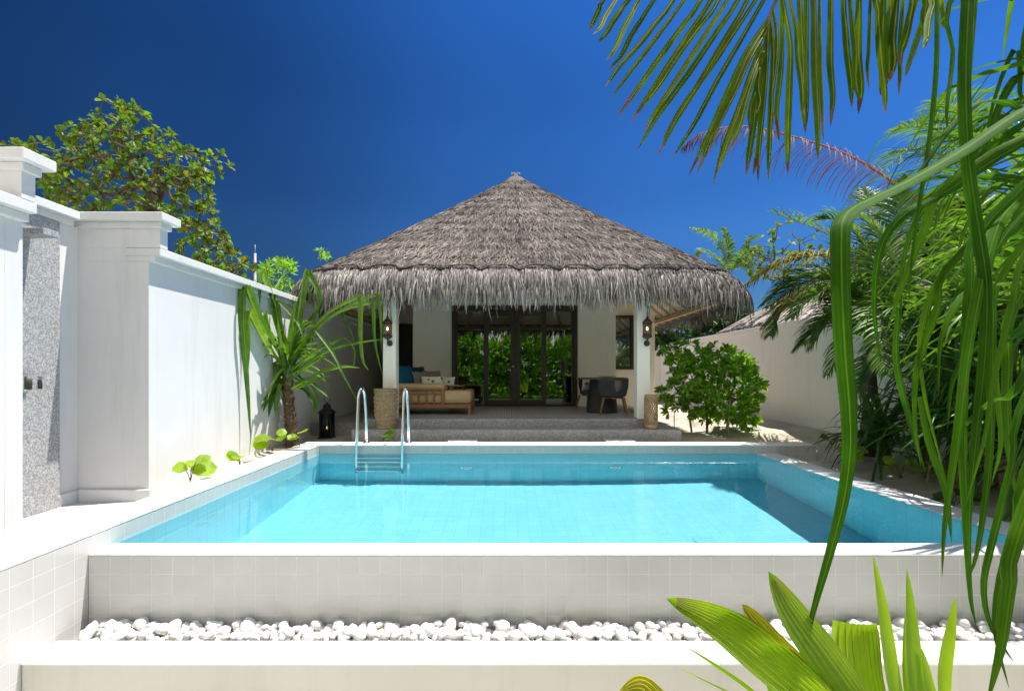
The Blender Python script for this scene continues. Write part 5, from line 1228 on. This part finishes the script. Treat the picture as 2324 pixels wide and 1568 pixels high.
for pts, W, c in big:
    q = [P(*p) for p in pts]
    if c is not None:
        o = c + (q[0] - c).normalized()*.06
        q = [o, o.lerp(q[0], .55) + V3((0,0,.12))] + q
    n = max(16, len(q)*3); sp_ = spline(q, n); sp_ = [p for i, p in enumerate(sp_) if i == 0 or (p - sp_[i-1]).length > 1e-4]
    side = V3((1, rg.uniform(-.35,.35), rg.uniform(-.2,.2))).normalized()
    vert = abs(q[-1].z - q[len(q)//2].z) > abs(q[-1].x - q[len(q)//2].x)
    mb.blade(sp_, wf(W*.70, .5, .75, .8), V3((0,-.6,.8)), .2, side=V3((1, rg.uniform(-.3,.3), .05)))
for k in range(26):
    c = (c1, c2_)[k % 3 == 0]; a = rg.uniform(-1.2, 2.2) ; el = rg.uniform(-.2, 1.2); l = rg.uniform(.7, 1.3); d = V3((math.cos(a)*math.cos(el), math.sin(a)*math.cos(el), math.sin(el))); p = c + d*.05; q = []
    for i in range(11): q.append(p.copy()); p = p + d*l/10; d = (d + V3((0,0,-.22 - (.9 if i == 6 else 0)))).normalized()
    mb.blade(q, wf(rg.uniform(.035,.05), .4, .8, .85), V3((0,0,1)), .3)
for k in range(46):
    c = c1 + V3((rg.uniform(.1,.5), rg.uniform(.2,.9), rg.uniform(-.3,.5))); a = rg.uniform(1.9, 3.6); el = rg.uniform(-.1, 1.1); l = rg.uniform(.7, 1.15); d = V3((math.cos(a)*math.cos(el), abs(math.sin(a))*math.cos(el)*.8 + .2, math.sin(el))).normalized(); p = c.copy(); q = []
    for i in range(12): q.append(p.copy()); p = p + d*l/11; d = (d + V3((0,0,-.16 - (1.0 if i == 7 else 0)))).normalized()
    lb2 = mb.blade(q, wf(rg.uniform(.018,.032), .4, .8, .85), V3((0,0,1)), .3)
G_big = leaf('broad_screw_pine_leaf', [(.045,.13,.012), (.08,.18,.015), (.03,.10,.015), (.11,.22,.018)], .62, .42, (1.9,1.9,.4), patch=.3, stripes=4, rib=(.12,.25,.025), spec=.06, tips=1.06)
mb.build('leaves', G_big, bp)

# ---------------------------------------------------------------- foreground: young fan palm at the bottom right
yp = thing('young_palm', 'young palm with pleated lime green leaves at the bottom right corner', 'plant', (.95, 1.15, -.6))
def z7(x, y, D=1.1): return P(1331.5 + .4271*x, 907.8 + .4271*y, D)
base = z7(1560, 1950, 1.2)
def pleated(mb, rb, pts, W, K, blunt=False, face=V3((0,-.8,.6))):
    q = spline(pts, 22); n = len(q); b0 = len(mb.v); m = 2*K + 1; amp = W/K*.36
    for i, p in enumerate(q):
        t = i/(n-1); tan = (q[min(i+1,n-1)] - q[max(i-1,0)]).normalized(); a = tan.cross(face).normalized(); nn = a.cross(tan)
        if nn.dot(V3((0,-1,.5))) < 0: nn = -nn
        wd = W * (math.sin(math.pi*min(1, .04 + t*(.62 if blunt else .96)))**.75); cup = .22*wd
        for j in range(m):
            c = -1 + 2*j/(m-1); mb.v.append(tuple(p + a*wd*c/2 + nn*(amp*(1 if j % 2 else -1)*min(1, wd/W*1.2) - cup*c*c)))
    for i in range(n-1):
        for j in range(m-1): mb.face(b0+i*m+j, b0+i*m+j+1, b0+(i+1)*m+j+1, b0+(i+1)*m+j)
    for j in range(1, m, 2): rb.tube([V3(mb.v[b0+i*m+j]) + face*.0004 for i in range(1, n-1)], .0011, 3, cap=False)
lb, rb = MB(), MB()
pleated(lb, rb, [base, z7(1350,1680), z7(1000,1370), z7(730,1180), z7(420,1050)], .105, 9)
pleated(lb, rb, [base, z7(1510,1680,1.15), z7(1320,1390,1.13), z7(1120,1130,1.1), z7(965,908,1.08)], .098, 9)
pleated(lb, rb, [base, z7(1540,1700,1.25), z7(1480,1420,1.28), z7(1460,1190,1.3)], .125, 9, blunt=True)
l1 = lb.build('pleated_leaf', G_lime, yp); rb.build('pleat_ribs', G_rib, l1)
lb, rb = MB(), MB()
pleated(lb, rb, [base, z7(1250,1520,1.2), z7(1000,1270,1.2), z7(900,1160,1.2), z7(825,1080,1.2)], .055, 5)
pleated(lb, rb, [base, z7(700,1800,1.1), z7(400,1600,1.0), z7(290,1510,1.0), z7(170,1550,1.0)], .05, 5)
l1 = lb.build('yellow_leaf', G_yel, yp); rb.build('pleat_ribs', G_rib, l1); l1['label'] = 'yellowing pleated leaf of the young palm'
lb = MB()
for pts, W in (([(1660,1800),(1600,1400),(1560,1100),(1520,820)], .036), ([(1745,1800),(1725,1400),(1712,1150),(1700,895)], .036), ([(1850,1800),(1890,1420),(1925,1220),(1957,1040)], .03), ([(1700,1800),(1688,1400),(1690,1140)], .02),
               ([(1830,1800),(1790,1450),(1755,1280)], .03), ([(1100,1750),(880,1550),(700,1420),(520,1303)], .010), ([(900,1680),(780,1570),(650,1500),(480,1420)], .004), ([(1080,1700),(980,1560),(940,1440)], .014), ([(1120,1700),(1060,1500),(1020,1380)], .016)):
    q = [base] + [z7(x, y, 1.12) for x, y in pts]; lb.blade(spline(q, 16), wf(W, .5, .6, .8), V3((0,-.7,.7)), .25)
lb.build('spear_leaves', G_lime, yp)
mb = MB(); mb.tube([(.95, 1.2, -.6), tuple(base.lerp(V3((.95,1.2,-.6)), .5)), tuple(base)], [.03, .028, .022], 10)
mb.build('stem', M_stem, yp)
